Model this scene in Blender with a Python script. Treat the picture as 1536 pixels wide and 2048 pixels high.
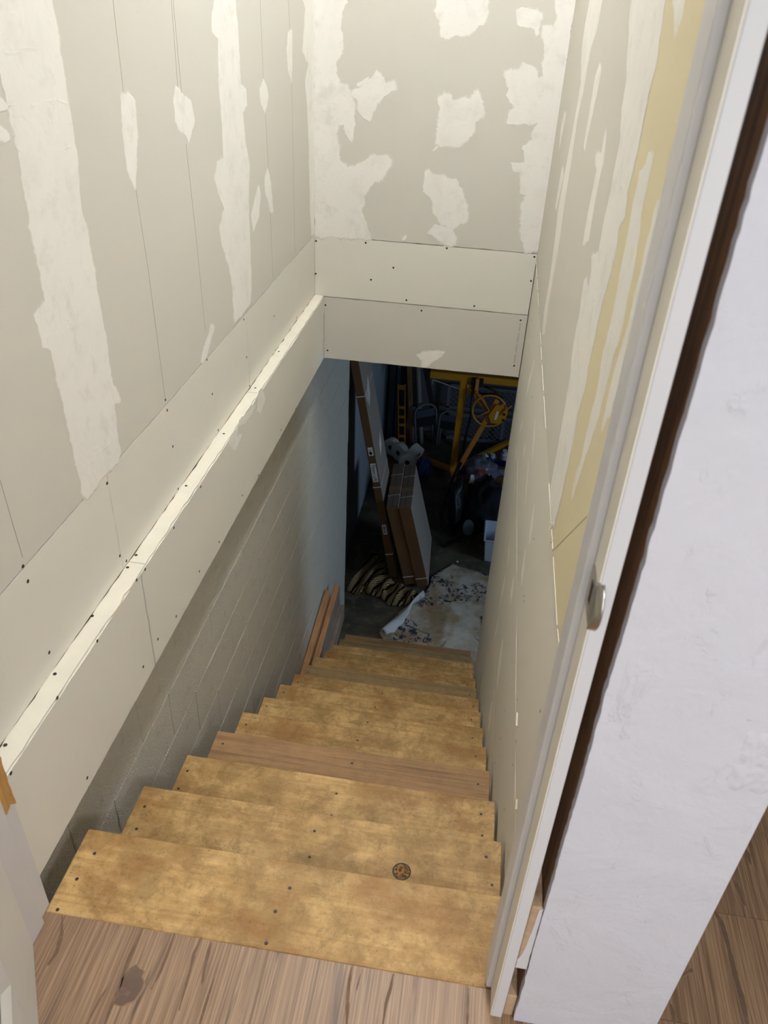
import bpy, bmesh, math, random
from mathutils import Vector, Matrix, noise
from mathutils.geometry import tessellate_polygon

for _o in list(bpy.data.objects): bpy.data.objects.remove(_o)
S = bpy.context.scene
COL = S.collection
random.seed(7)
R = math.radians

# ------------------------------------------------------------------ camera
cam = bpy.data.cameras.new('camera'); camo = bpy.data.objects.new('camera', cam); COL.objects.link(camo)
yaw, pitch, roll = 0.1150, -0.5859, 0.0545
fw = Vector((-math.sin(yaw)*math.cos(pitch), math.cos(yaw)*math.cos(pitch), math.sin(pitch)))
rt = Vector((math.cos(yaw), math.sin(yaw), 0)); up = rt.cross(fw)
rt, up = math.cos(roll)*rt+math.sin(roll)*up, -math.sin(roll)*rt+math.cos(roll)*up
mw = Matrix((rt, up, -fw)).transposed().to_4x4(); mw.translation = Vector((0.7051, -0.9745, 1.5927))
camo.matrix_world = mw
cam.sensor_fit = 'VERTICAL'; cam.sensor_height = 8.97; cam.sensor_width = 8.97*.75; cam.lens = 1566.8/2048*8.97
cam.dof.use_dof = True; cam.dof.focus_distance = 2.9; cam.dof.aperture_fstop = 2.0
cam.clip_start = .02
S.camera = camo

# ------------------------------------------------------------------ world, lamps, exposure
W = bpy.data.worlds.new('world'); S.world = W; W.use_nodes = True
bg = W.node_tree.nodes['Background']; bg.inputs[0].default_value = (.62, .74, 1, 1); bg.inputs[1].default_value = .25
S.view_settings.view_transform = 'Standard'; S.view_settings.look = 'None'
S.view_settings.gamma = 1; S.view_settings.use_curve_mapping = False
S.view_settings.exposure = 0.68
def area(name, loc, size, power, color, rot=(0, 0, 0), sizey=None, shape='DISK'):
    l = bpy.data.lights.new(name, 'AREA'); l.energy = power; l.color = color; l.size = size
    l.shape = shape
    if sizey: l.size_y = sizey
    o = bpy.data.objects.new(name, l); COL.objects.link(o); o.location = loc; o.rotation_euler = rot
    return o
STAIR_LAMP = (.70, 1.45, 3.15); HALL_LAMP = (1.7, -1.9, 2.36)
TUBE_EMIT = 97.0                          # bare tube above the stairs, built with its fixture below
area('hall_ceiling_lamp', HALL_LAMP, .34, 24, (.95, .96, 1))
area('hall_fill_light', (.9, -3.3, 1.45), 2.2, 26, (.90, .95, 1), (R(90), 0, 0), 1.3, 'RECTANGLE')  # unseen soft fill added behind the doorway; the hall has no window here
S.cycles.max_bounces = 14; S.cycles.diffuse_bounces = 10
area('basement_window_daylight', (4.08, 3.35, -.85), .95, 25, (.54, .75, 1), (0, R(90), 0), .9, 'RECTANGLE')

# ------------------------------------------------------------------ helpers
def tag(o, label=None, cat=None, group=None, kind=None):
    if label: o['label'] = label
    if cat: o['category'] = cat
    if group: o['group'] = group
    if kind: o['kind'] = kind
    return o
def thing(name, label, cat, loc=(0, 0, 0), rot=(0, 0, 0), group=None):
    o = bpy.data.objects.new(name, None); COL.objects.link(o); o.empty_display_size = .1
    o.location = loc; o.rotation_euler = rot
    return tag(o, label, cat, group)
class MB:
    def __init__(s): s.v = []; s.f = []; s.uv = None
    def add(s, v, f):
        n = len(s.v); s.v += [tuple(p) for p in v]; s.f += [tuple(i+n for i in q) for q in f]; return s
    def box(s, x0, x1, y0, y1, z0, z1):
        v = [(x, y, z) for z in (z0, z1) for y in (y0, y1) for x in (x0, x1)]
        return s.add(v, [(0, 2, 3, 1), (4, 5, 7, 6), (0, 1, 5, 4), (2, 6, 7, 3), (0, 4, 6, 2), (1, 3, 7, 5)])
    def prism(s, poly, fn, a, b):
        n = len(poly)
        v = [fn(p[0], p[1], a) for p in poly]+[fn(p[0], p[1], b) for p in poly]
        t = tessellate_polygon([[Vector((p[0], p[1], 0)) for p in poly]])
        f = [tuple(q) for q in t]+[tuple(i+n for i in reversed(q)) for q in t]
        f += [(i, (i+1) % n, (i+1) % n+n, i+n) for i in range(n)]
        return s.add(v, f)
    def tube(s, path, r, n=8, cap=True):
        P = [Vector(p) for p in path]; m = len(P); v = []; f = []
        rr = r if isinstance(r, (list, tuple)) else [r]*m
        t0 = (P[1]-P[0]).normalized(); a = Vector((0, 0, 1)) if abs(t0.z) < .9 else Vector((1, 0, 0))
        u = t0.cross(a).normalized()
        for i in range(m):
            t = (P[min(i+1, m-1)]-P[max(i-1, 0)]).normalized()
            u = (u-t*u.dot(t)).normalized(); w = t.cross(u)
            for k in range(n):
                an = 2*math.pi*k/n; v.append(P[i]+(u*math.cos(an)+w*math.sin(an))*rr[i])
        for i in range(m-1):
            for k in range(n):
                f.append((i*n+k, i*n+(k+1) % n, (i+1)*n+(k+1) % n, (i+1)*n+k))
        if cap: f += [tuple(range(n-1, -1, -1)), tuple((m-1)*n+k for k in range(n))]
        return s.add(v, f)
    def bar(s, a, b, w, h, up=(0, 0, 1)):
        a, b = Vector(a), Vector(b); d = (b-a).normalized(); u = d.cross(Vector(up)).normalized(); q = u.cross(d)
        v = [p+u*w/2*i+q*h/2*j for p in (a, b) for i, j in ((-1, -1), (1, -1), (1, 1), (-1, 1))]
        return s.add(v, [(3, 2, 1, 0), (4, 5, 6, 7), (0, 1, 5, 4), (1, 2, 6, 5), (2, 3, 7, 6), (3, 0, 4, 7)])
    def lathe(s, prof, c=(0, 0, 0), axis=(0, 0, 1), n=20):
        ax = Vector(axis).normalized(); a = Vector((0, 0, 1)) if abs(ax.z) < .9 else Vector((1, 0, 0))
        u = ax.cross(a).normalized(); w = ax.cross(u); c = Vector(c); v = []; f = []; m = len(prof)
        for r, h in prof:
            for k in range(n):
                an = 2*math.pi*k/n; v.append(c+ax*h+(u*math.cos(an)+w*math.sin(an))*r)
        for i in range(m-1):
            for k in range(n): f.append((i*n+k, i*n+(k+1) % n, (i+1)*n+(k+1) % n, (i+1)*n+k))
        return s.add(v, f)
    def blob(s, c, rad, amp=.2, freq=3, seed=0, nu=22, nv=14, flat=None):
        v = []; f = []
        for j in range(nv+1):
            th = math.pi*j/nv
            for i in range(nu):
                ph = 2*math.pi*i/nu
                d = Vector((math.sin(th)*math.cos(ph), math.sin(th)*math.sin(ph), math.cos(th)))
                k = 1+amp*noise.noise(d*freq+Vector((seed*3.1, seed, 0)))+amp*.5*noise.noise(d*freq*2.7+Vector((seed, 0, 5)))
                p = Vector((c[0]+d.x*rad[0]*k, c[1]+d.y*rad[1]*k, c[2]+d.z*rad[2]*k))
                if flat is not None: p.z = max(p.z, flat)
                v.append(p)
        for j in range(nv):
            for i in range(nu): f.append((j*nu+i, (j+1)*nu+i, (j+1)*nu+(i+1) % nu, j*nu+(i+1) % nu))
        return s.add(v, f)
    def build(s, name, mat, parent=None, smooth=False, bevel=0, seg=1, org=None):
        me = bpy.data.meshes.new(name)
        o0 = Vector(org) if org is not None else (parent.location.copy() if (parent and parent.rotation_euler.x == 0 and parent.rotation_euler.y == 0 and parent.rotation_euler.z == 0 and parent.get('_w', 1)) else Vector((0, 0, 0)))
        if parent is not None and parent.parent is not None and org is None: o0 = ORG.get(parent.name, Vector((0, 0, 0)))
        me.from_pydata([tuple(Vector(p)-o0) for p in s.v], [], s.f); me.update()
        bm = bmesh.new(); bm.from_mesh(me); bmesh.ops.recalc_face_normals(bm, faces=bm.faces); bm.to_mesh(me); bm.free()
        me.materials.append(mat)
        if smooth:
            for p in me.polygons: p.use_smooth = True
        o = bpy.data.objects.new(name, me); COL.objects.link(o)
        if parent is not None: o.parent = parent; ORG[o.name] = o0
        if bevel:
            m = o.modifiers.new('bevel', 'BEVEL'); m.width = bevel; m.segments = seg; m.limit_method = 'ANGLE'; m.angle_limit = R(40)
        return o
ORG = {}
def ex(axis, sgn=1):                    # plane embedding: 2-D wall coordinates + depth -> world
    if axis == 'x': return lambda a, b, d: (d, a, b)
    if axis == 'y': return lambda a, b, d: (a, d, b)
    return lambda a, b, d: (a, b, d)
def ragged(poly, step=.012, amp=.0022, seed=0):
    out = []; n = len(poly)
    for i in range(n):
        a = Vector((*poly[i], 0)); b = Vector((*poly[(i+1) % n], 0)); L = (b-a).length; k = max(1, int(L/step))
        if L < 1e-6: continue
        nr = Vector((-(b-a).y, (b-a).x, 0)).normalized()
        for j in range(k):
            p = a.lerp(b, j/k)
            q = Vector((p.x*45, p.y*45, seed*1.7))
            p = p+nr*amp*(noise.noise(q)*1.3+noise.noise(q*3.1)*.8)
            out.append((p.x, p.y))
    return out
def mm(pts): return [(a/1000, b/1000) for a, b in pts]

# ------------------------------------------------------------------ materials
def lin(r, g, b):
    f = lambda c: (c/255/12.92 if c/255 < .04045 else ((c/255+.055)/1.055)**2.4)
    return (f(r), f(g), f(b), 1)
class NT:
    def __init__(s, name, rough=.7, spec=.3, metal=0):
        s.m = bpy.data.materials.new(name); s.m.use_nodes = True; s.t = s.m.node_tree; s.b = s.t.nodes['Principled BSDF']
        s.b.inputs['Roughness'].default_value = rough; s.b.inputs['Specular IOR Level'].default_value = spec; s.b.inputs['Metallic'].default_value = metal
        tc = s.t.nodes.new('ShaderNodeTexCoord'); oi = s.t.nodes.new('ShaderNodeObjectInfo')
        sc = s.t.nodes.new('ShaderNodeVectorMath'); sc.operation = 'SCALE'; sc.inputs[0].default_value = (37, 53, 29)
        s.t.links.new(oi.outputs['Random'], sc.inputs['Scale'])
        ad = s.t.nodes.new('ShaderNodeVectorMath'); s.t.links.new(tc.outputs['Object'], ad.inputs[0]); s.t.links.new(sc.outputs[0], ad.inputs[1])
        s.co = ad.outputs[0]; s.raw = tc.outputs['Object']; s.uv = tc.outputs['UV']; s.rnd = oi.outputs['Random']
    def L(s, a, b): s.t.links.new(a, b)
    def map(s, scale, src=None, rot=(0, 0, 0), loc=(0, 0, 0)):
        n = s.t.nodes.new('ShaderNodeMapping'); n.inputs['Scale'].default_value = scale; n.inputs['Rotation'].default_value = rot; n.inputs['Location'].default_value = loc
        s.L(src or s.co, n.inputs[0]); return n.outputs[0]
    def noise(s, scale, detail=4, rough=.55, vec=None, dist=0):
        n = s.t.nodes.new('ShaderNodeTexNoise'); n.inputs['Scale'].default_value = scale; n.inputs['Detail'].default_value = detail
        n.inputs['Roughness'].default_value = rough; n.inputs['Distortion'].default_value = dist; s.L(vec or s.co, n.inputs['Vector']); return n.outputs['Fac']
    def vor(s, scale, vec=None, feat='F1', out='Distance'):
        n = s.t.nodes.new('ShaderNodeTexVoronoi'); n.feature = feat; n.inputs['Scale'].default_value = scale; s.L(vec or s.co, n.inputs['Vector']); return n.outputs[out]
    def wave(s, scale, vec=None, dist=0, dscale=1, direction='X', prof='SIN', detail=2):
        n = s.t.nodes.new('ShaderNodeTexWave'); n.inputs['Scale'].default_value = scale; n.inputs['Distortion'].default_value = dist
        n.inputs['Detail'].default_value = detail; n.inputs['Detail Scale'].default_value = dscale; n.bands_direction = direction; n.wave_profile = prof
        s.L(vec or s.co, n.inputs['Vector']); return n.outputs['Fac']
    def ramp(s, fac, stops):
        n = s.t.nodes.new('ShaderNodeValToRGB'); e = n.color_ramp.elements
        while len(e) < len(stops): e.new(.5)
        for q, (p, c) in zip(e, stops): q.position = p; q.color = c if len(c) == 4 else (*c, 1)
        s.L(fac, n.inputs[0]); return n.outputs[0]
    def mix(s, fac, a, b, mode='MIX'):
        n = s.t.nodes.new('ShaderNodeMix'); n.data_type = 'RGBA'; n.blend_type = mode
        for v, i in ((fac, 0), (a, 6), (b, 7)):
            if isinstance(v, (int, float)): n.inputs[i].default_value = v
            elif isinstance(v, tuple): n.inputs[i].default_value = v
            else: s.L(v, n.inputs[i])
        return n.outputs[2]
    def math(s, op, a, b=0.):
        n = s.t.nodes.new('ShaderNodeMath'); n.operation = op
        for v, i in ((a, 0), (b, 1)):
            if isinstance(v, (int, float)): n.inputs[i].default_value = v
            else: s.L(v, n.inputs[i])
        return n.outputs[0]
    def thr(s, f, lo, hi): return s.ramp(f, [(lo, (0, 0, 0, 1)), (hi, (1, 1, 1, 1))])
    def col(s, c):
        if isinstance(c, tuple): s.b.inputs['Base Color'].default_value = c
        else: s.L(c, s.b.inputs['Base Color'])
        return s
    def bump(s, h, strength=.3, dist=.002):
        n = s.t.nodes.new('ShaderNodeBump'); n.inputs['Strength'].default_value = strength; n.inputs['Distance'].default_value = dist
        s.L(h, n.inputs['Height']); s.L(n.outputs[0], s.b.inputs['Normal']); return s
def plain(name, c, rough=.6, spec=.3, metal=0, var=.08, scale=18):
    n = NT(name, rough, spec, metal)
    a = tuple(v*(1-var) for v in c[:3])+(1,); b = tuple(min(1, v*(1+var)) for v in c[:3])+(1,)
    n.col(n.mix(n.noise(scale), a, b)); return n.m
M = {}
def drywall(name, c, tint):
    n = NT(name, .85, .15)
    k = n.mix(n.noise(2.2, 3, .5, n.raw), c, tint)
    k = n.mix(n.math('MULTIPLY', n.noise(420, 2, .6, n.raw), .10), k, lin(150, 145, 135))
    n.col(k); n.bump(n.noise(700, 2, .6, n.raw), .12, .0006); return n.m
M['paper'] = drywall('drywall_paper', lin(209, 205, 194), lin(206, 202, 192))
M['paper_yellow'] = drywall('yellowish_drywall_paper', lin(222, 211, 176), lin(217, 206, 173))
M['paper_low'] = drywall('grey_drywall_paper', lin(224, 220, 208), lin(221, 218, 207))
def compound(name, c, c2, paper, thin=0.):
    n = NT(name, .8, .2)
    k = n.mix(n.thr(n.noise(9, 5, .6), .50, .72), c, c2)
    at = n.t.nodes.new('ShaderNodeAttribute'); at.attribute_name = 'cover'
    cv = n.math('ADD', at.outputs['Fac'], n.math('MULTIPLY', n.math('SUBTRACT', n.noise(70, 4, .7), .5), 1.1))
    cv = n.thr(cv, .30, .72)
    cv = n.math('MULTIPLY', cv, n.ramp(n.noise(16, 5, .7), [(.30, (1-.45-thin, 1-.45-thin, 1-.45-thin, 1)), (.47, (1, 1, 1, 1))]))
    k = n.mix(cv, paper, k)
    n.col(k)
    h = n.math('ADD', n.math('MULTIPLY', n.noise(14, 6, .62, None, .6), 1.0), n.math('MULTIPLY', n.thr(n.noise(48, 4, .65), .64, .72), .22))
    h = n.math('ADD', h, n.math('MULTIPLY', n.thr(n.noise(9, 3, .5, n.map((1, 1, 5)), 1.5), .66, .70), .25))
    n.bump(h, .30, .006); return n.m
M['compound'] = compound('joint_compound', lin(232, 229, 222), lin(226, 222, 214), lin(207, 203, 193))
M['compound_yellow'] = compound('joint_compound_on_yellow', lin(232, 229, 222), lin(226, 222, 214), lin(220, 209, 175))
M['compound_thin'] = compound('thin_joint_compound', lin(240, 237, 228), lin(236, 232, 222), lin(222, 219, 207), .2)
M['lam_knot'] = compound('laminate_knot', lin(100, 83, 72), lin(118, 97, 80), lin(142, 114, 89), .3)
M['lam_streak'] = compound('laminate_streak', lin(106, 86, 69), lin(116, 94, 75), lin(138, 111, 86), .5)
M['pencil'] = plain('pencil_line', lin(140, 134, 122), .9, .1)
M['screw'] = plain('dark_screw', lin(38, 35, 32), .5, .4)
M['core'] = plain('gypsum_core', lin(222, 216, 200), .9, .1)
M['dark'] = plain('dark_cavity_wood', lin(70, 54, 40), .9, .1)
n = NT('painted_block', .36, .5)
k = n.mix(n.noise(3.5, 4, .6, n.raw), lin(230, 225, 209), lin(235, 230, 215))
k = n.mix(n.thr(n.noise(11, 5, .65, n.raw), .6, .8), k, lin(202, 193, 170))
n.col(k); n.bump(n.math('ADD', n.noise(110, 4, .7, n.raw, .4), n.math('MULTIPLY', n.noise(300, 2, .6, n.raw), .6)), 1.0, .012); M['block'] = n.m
M['mortar'] = plain('painted_mortar', lin(224, 215, 195), .6, .3)
def wood(name, light, dark, stain, axis='x', grain=1.0, rough=.6, stain_amt=.6, spec=.3, knots=True):
    n = NT(name, rough, spec)
    sc = {'x': (1.6, 46, 46), 'y': (46, 1.6, 46), 'z': (46, 46, 1.6)}[axis]
    g = n.noise(1, 6, .6, n.map(sc), .8)
    k = n.ramp(g, [(.30, dark), (.50, light), (.75, tuple(min(1, v*1.12) for v in light[:3])+(1,))]) if grain else light
    fs = {'x': (9, 330, 330), 'y': (330, 9, 330), 'z': (330, 330, 9)}[axis]
    k = n.mix(n.math('MULTIPLY', n.thr(n.noise(1, 2, .5, n.map(fs)), .48, .75), .30*grain), k, dark)
    s1 = n.thr(n.noise(6.5, 9, .74), .42, .68); s2 = n.thr(n.noise(26, 7, .75), .46, .68); s3 = n.thr(n.noise(95, 4, .65), .60, .70)
    k = n.mix(n.math('MULTIPLY', s1, stain_amt), k, stain)
    k = n.mix(n.math('MULTIPLY', s2, stain_amt*.65), k, stain)
    k = n.mix(n.math('MULTIPLY', s3, stain_amt*.6), k, tuple(v*.45 for v in stain[:3])+(1,))
    n.col(k); n.bump(n.math('ADD', g, n.math('MULTIPLY', n.noise(90, 3), .3)), .25, .0012); return n.m
n = NT('stained_pine_tread', .55, .3)
gr = n.noise(1, 5, .6, n.map((1.4, 40, 40)), 1.0)
k = n.ramp(gr, [(.30, lin(167, 128, 77)), (.5, lin(192, 157, 102)), (.72, lin(205, 171, 115))])
k = n.mix(n.math('MULTIPLY', n.thr(n.noise(1, 2, .5, n.map((8, 300, 300))), .5, .75), .22), k, lin(160, 120, 70))
k = n.mix(n.math('MULTIPLY', n.thr(n.noise(5, 8, .72), .42, .60), .72), k, lin(140, 109, 60))
k = n.mix(n.math('MULTIPLY', n.thr(n.noise(13, 9, .80, None, .4), .46, .60), .58), k, lin(120, 92, 50))
k = n.mix(n.math('MULTIPLY', n.thr(n.noise(3.3, 7, .7, n.map((1, 1.6, 1), None, (0, 0, 0), (9, 4, 2))), .48, .64), .66), k, lin(132, 90, 42))
k = n.mix(n.math('MULTIPLY', n.thr(n.noise(48, 6, .78), .53, .66), .45), k, lin(104, 80, 46))
k = n.mix(n.math('MULTIPLY', n.thr(n.noise(130, 4, .7), .62, .70), .6), k, lin(66, 50, 32))
n.col(k); n.bump(n.math('ADD', gr, n.math('MULTIPLY', n.noise(70, 4, .7), .5)), .35, .0015); M['pine'] = n.m
M['pine_brown'] = wood('brown_tread', lin(158, 122, 82), lin(112, 82, 54), lin(112, 90, 66), 'x', 1.6, .6, .40)
M['pine_grey'] = wood('grey_tread', lin(150, 125, 84), lin(116, 94, 60), lin(104, 88, 62), 'x', 1, .6, .5)
M['lumber'] = wood('construction_lumber', lin(176, 132, 88), lin(140, 98, 62), lin(130, 98, 68), 'y', 1, .7, .3)
M['lumber_grey'] = wood('weathered_lumber', lin(150, 132, 112), lin(120, 104, 88), lin(98, 86, 76), 'y', 1, .7, .5)
M['stud'] = wood('brown_framing_lumber', lin(122, 84, 50), lin(78, 50, 28), lin(70, 46, 28), 'z', 1.6, .7, .35)
M['rawwood'] = wood('torn_raw_wood', lin(196, 152, 92), lin(160, 116, 64), lin(150, 108, 60), 'z', 1, .7, .4)
M['shimwood'] = wood('pale_shim_wood', lin(184, 156, 124), lin(158, 130, 100), lin(140, 112, 84), 'z', 1, .7, .4)
M['plank_up'] = wood('leaning_board', lin(150, 112, 78), lin(116, 84, 58), lin(110, 84, 64), 'z', 1, .7, .3)
n = NT('knot_wood', .7, .2); n.col(n.mix(n.thr(n.noise(150, 5, .7), .45, .58), lin(150, 112, 62), lin(62, 44, 24))); M['knot'] = n.m
n = NT('oak_laminate', .42, .35)
d = n.noise(1.3, 3, .5, n.map((3, .8, 1)), 0)
v = n.map((1, 1, 1))
wv = n.wave(1, n.map((26, .9, 1)), 5.0, .9, 'X', 'SIN', 3)
fine = n.noise(1, 3, .6, n.map((300, 5, 1)), .3)
mid = n.noise(1, 5, .6, n.map((34, 1.2, 1)), 1.2)
k = n.mix(n.rnd, lin(148, 119, 92), lin(130, 103, 80))
k = n.mix(n.math('MULTIPLY', n.thr(mid, .36, .64), .75), k, lin(118, 92, 69))
k = n.mix(n.math('MULTIPLY', n.thr(fine, .46, .60), .62), k, lin(170, 141, 110))
k = n.mix(n.math('MULTIPLY', n.thr(n.noise(1, 3, .6, n.map((150, 2.0, 1)), .1), .54, .64), .60), k, lin(96, 75, 57))
k = n.mix(n.math('MULTIPLY', n.thr(n.noise(1, 4, .6, n.map((13, 1.3, 1)), 1.6), .59, .67), .75), k, lin(76, 63, 54))
n.col(k); n.bump(fine, .3, .0008); M['laminate'] = n.m
def painted(name, c, rough, h1, h2, dist=.004):
    n = NT(name, rough, .4)
    n.col(n.mix(n.noise(6, 4), c, tuple(v*.95 for v in c[:3])+(1,)))
    n.bump(n.math('ADD', n.math('MULTIPLY', n.noise(5, 5, .6, None, .5), h1), n.math('MULTIPLY', n.noise(160, 3, .6), h2)), .5, dist); return n.m
M['trim'] = painted('white_painted_trim', lin(206, 204, 204), .4, .2, .05, .002)
M['trim_cream'] = painted('cream_and_lit_trim', lin(224, 219, 205), .4, .2, .05, .002)  # cream rabbet paint; also the lamplit tone painted on the far jamb face
M['door'] = painted('white_painted_door', lin(212, 210, 203), .42, .15, .05, .002)
n = NT('rough_white_wall', .5, .35)
n.col(n.mix(n.noise(5, 4), lin(206, 204, 208), lin(198, 197, 203)))
h = n.math('ADD', n.math('MULTIPLY', n.noise(5, 5, .55, None, .3), 1), n.math('MULTIPLY', n.thr(n.noise(20, 6, .7, n.map((1, 1, .5)), .6), .60, .70), .10))
h = n.math('ADD', h, n.math('MULTIPLY', n.noise(130, 3, .6), .05))
n.bump(h, .75, .013); M['roughwall'] = n.m
n = NT('spackle_lumps', .5, .35); n.col(lin(208, 206, 208)); n.bump(n.noise(55, 6, .7, None, .5), .6, .006); M['spackle'] = n.m
n = NT('concrete', .75, .25)
k = n.mix(n.thr(n.noise(2.6, 6, .65, n.raw, .6), .35, .65), lin(58, 54, 44), lin(98, 92, 76))
k = n.mix(n.thr(n.noise(16, 5, .6, n.raw), .55, .8), k, lin(120, 110, 92)); n.col(k); n.bump(n.noise(30, 5), .2, .004); M['concrete'] = n.m
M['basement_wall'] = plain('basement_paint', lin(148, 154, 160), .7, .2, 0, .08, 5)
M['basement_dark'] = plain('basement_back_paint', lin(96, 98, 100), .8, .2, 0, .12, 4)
M['ceil'] = plain('ceiling_white', lin(226, 222, 214), .9, .1, 0, .03)
M['hallwall'] = plain('hall_wall_white', lin(210, 208, 208), .8, .2, 0, .03)
n = NT('cardboard', .85, .15)
k = n.mix(n.noise(3, 4), lin(114, 84, 55), lin(104, 77, 51)); k = n.mix(n.math('MULTIPLY', n.wave(90, n.map((1, 1, 1)), .4, 1, 'Z'), .10), k, lin(98, 70, 46)); n.col(k); M['card'] = n.m
M['card_daylit'] = plain('daylit_cardboard', lin(150, 136, 124), .8, .2, 0, .08, 6)  # paler copy of the cardboard, with the daylight put into its colour
M['strap'] = plain('white_strap', lin(214, 210, 204), .5, .3)
M['label'] = plain('paper_label', lin(226, 224, 218), .7, .2, 0, .02)
M['ink'] = plain('black_ink', lin(20, 18, 18), .8, .1)
M['tape'] = plain('packing_tape', lin(166, 138, 108), .35, .5)
M['yellow'] = plain('yellow_paint_metal', lin(198, 136, 24), .4, .5, 0, .06)
M['orange'] = plain('orange_paint_metal', lin(204, 132, 62), .45, .4, 0, .06)
M['black'] = plain('black_plastic', lin(28, 28, 30), .5, .4, 0, .2)
M['blackcloth'] = plain('black_fabric', lin(34, 35, 38), .85, .15, 0, .4, 25)
M['metal'] = plain('galvanised_metal', lin(160, 162, 165), .35, .5, .8, .1)
M['chrome'] = plain('brushed_steel', lin(172, 168, 158), .32, .5, 1, .06, 60)
M['greypipe'] = plain('grey_pipe', lin(148, 148, 142), .6, .3)
M['white_tube'] = plain('white_tube_metal', lin(104, 108, 114), .4, .4)
M['gate'] = plain('grey_gate_metal', lin(104, 107, 112), .5, .4)
M['rollpaper'] = plain('white_paper_roll', lin(214, 210, 202), .8, .2, 0, .04)
M['bluebag'] = plain('blue_plastic', lin(62, 90, 150), .4, .4, 0, .3, 20)
M['whiteplastic'] = plain('translucent_white_plastic', lin(186, 196, 206), .4, .4, 0, .05)
M['clearbag'] = plain('hazy_plastic_bag', lin(96, 98, 110), .3, .5, 0, .4, 14)
M['red'] = plain('red_print', lin(170, 60, 50), .6, .3)
M['navy'] = plain('navy_label', lin(42, 46, 110), .5, .3)
M['slategrey'] = plain('dark_slate_panel', lin(66, 72, 80), .7, .2, 0, .2, 6)
M['greyrug'] = plain('dark_grey_fabric', lin(82, 82, 86), .9, .1, 0, .2, 60)
# floral cloth: off-white cotton, brown water stains, blue-black printed flowers
n = NT('floral_cotton', .9, .1)
base = n.mix(n.noise(5, 4, .6, n.raw), lin(206, 202, 190), lin(186, 180, 166))
base = n.mix(n.math('MULTIPLY', n.thr(n.noise(4.2, 6, .65, n.raw), .38, .60), .85), base, lin(148, 122, 84))
base = n.mix(n.math('MULTIPLY', n.thr(n.noise(13, 6, .7, n.raw), .52, .72), .4), base, lin(140, 122, 92))
clus = n.thr(n.noise(4.4, 2, .5, n.map((1, 1, 1), n.raw, (0, 0, 0), (3.3, 1.2, 0))), .49, .53)
petal = n.thr(n.noise(26, 3, .6, n.raw, 1.2), .50, .55)
base = n.mix(n.math('MULTIPLY', n.math('MULTIPLY', clus, petal), .92), base, lin(44, 46, 62))
stem = n.thr(n.math('ABSOLUTE', n.math('SUBTRACT', n.noise(2.6, 1, .4, n.map((1, 1, 1), n.raw, (0, 0, 0), (7, 2, 0))), .5)), .0, .006)
inv = n.math('SUBTRACT', 1.0, stem)
base = n.mix(n.math('MULTIPLY', n.math('MULTIPLY', inv, n.thr(n.noise(3.1, 2, .5, n.map((1, 1, 1), n.raw, (0, 0, 0), (1, 5, 0))), .5, .54)), .85), base, lin(40, 42, 56)); n.col(base); n.bump(n.noise(9, 4, .6, n.raw), .4, .01); M['floral'] = n.m
M['cloth_back'] = plain('white_cotton', lin(206, 206, 206), .9, .1, 0, .06, 12)
# striped blanket: uv.x counts the bands
n = NT('striped_blanket', .95, .05)
sep = n.t.nodes.new('ShaderNodeSeparateXYZ'); n.L(n.uv, sep.inputs[0])
fr = n.math('FRACT', n.math('ADD', n.math('MULTIPLY', sep.outputs[0], 15), n.math('MULTIPLY', n.math('SUBTRACT', n.noise(5, 2, .5, n.raw), .5), .12)))
band = n.ramp(fr, [(.0, (0, 0, 0, 1)), (.26, (0, 0, 0, 1)), (.32, (1, 1, 1, 1)), (.94, (1, 1, 1, 1)), (1, (0, 0, 0, 1))])
hat = n.thr(n.wave(28, n.map((1, 1, 1), n.raw, (0, 0, .7)), 1.0, 2, 'X'), .35, .6)
lt = n.mix(hat, lin(86, 69, 46), lin(168, 146, 106)); n.col(n.mix(band, lin(26, 20, 16), lt)); n.bump(hat, .4, .003); M['blanket'] = n.m

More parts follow.
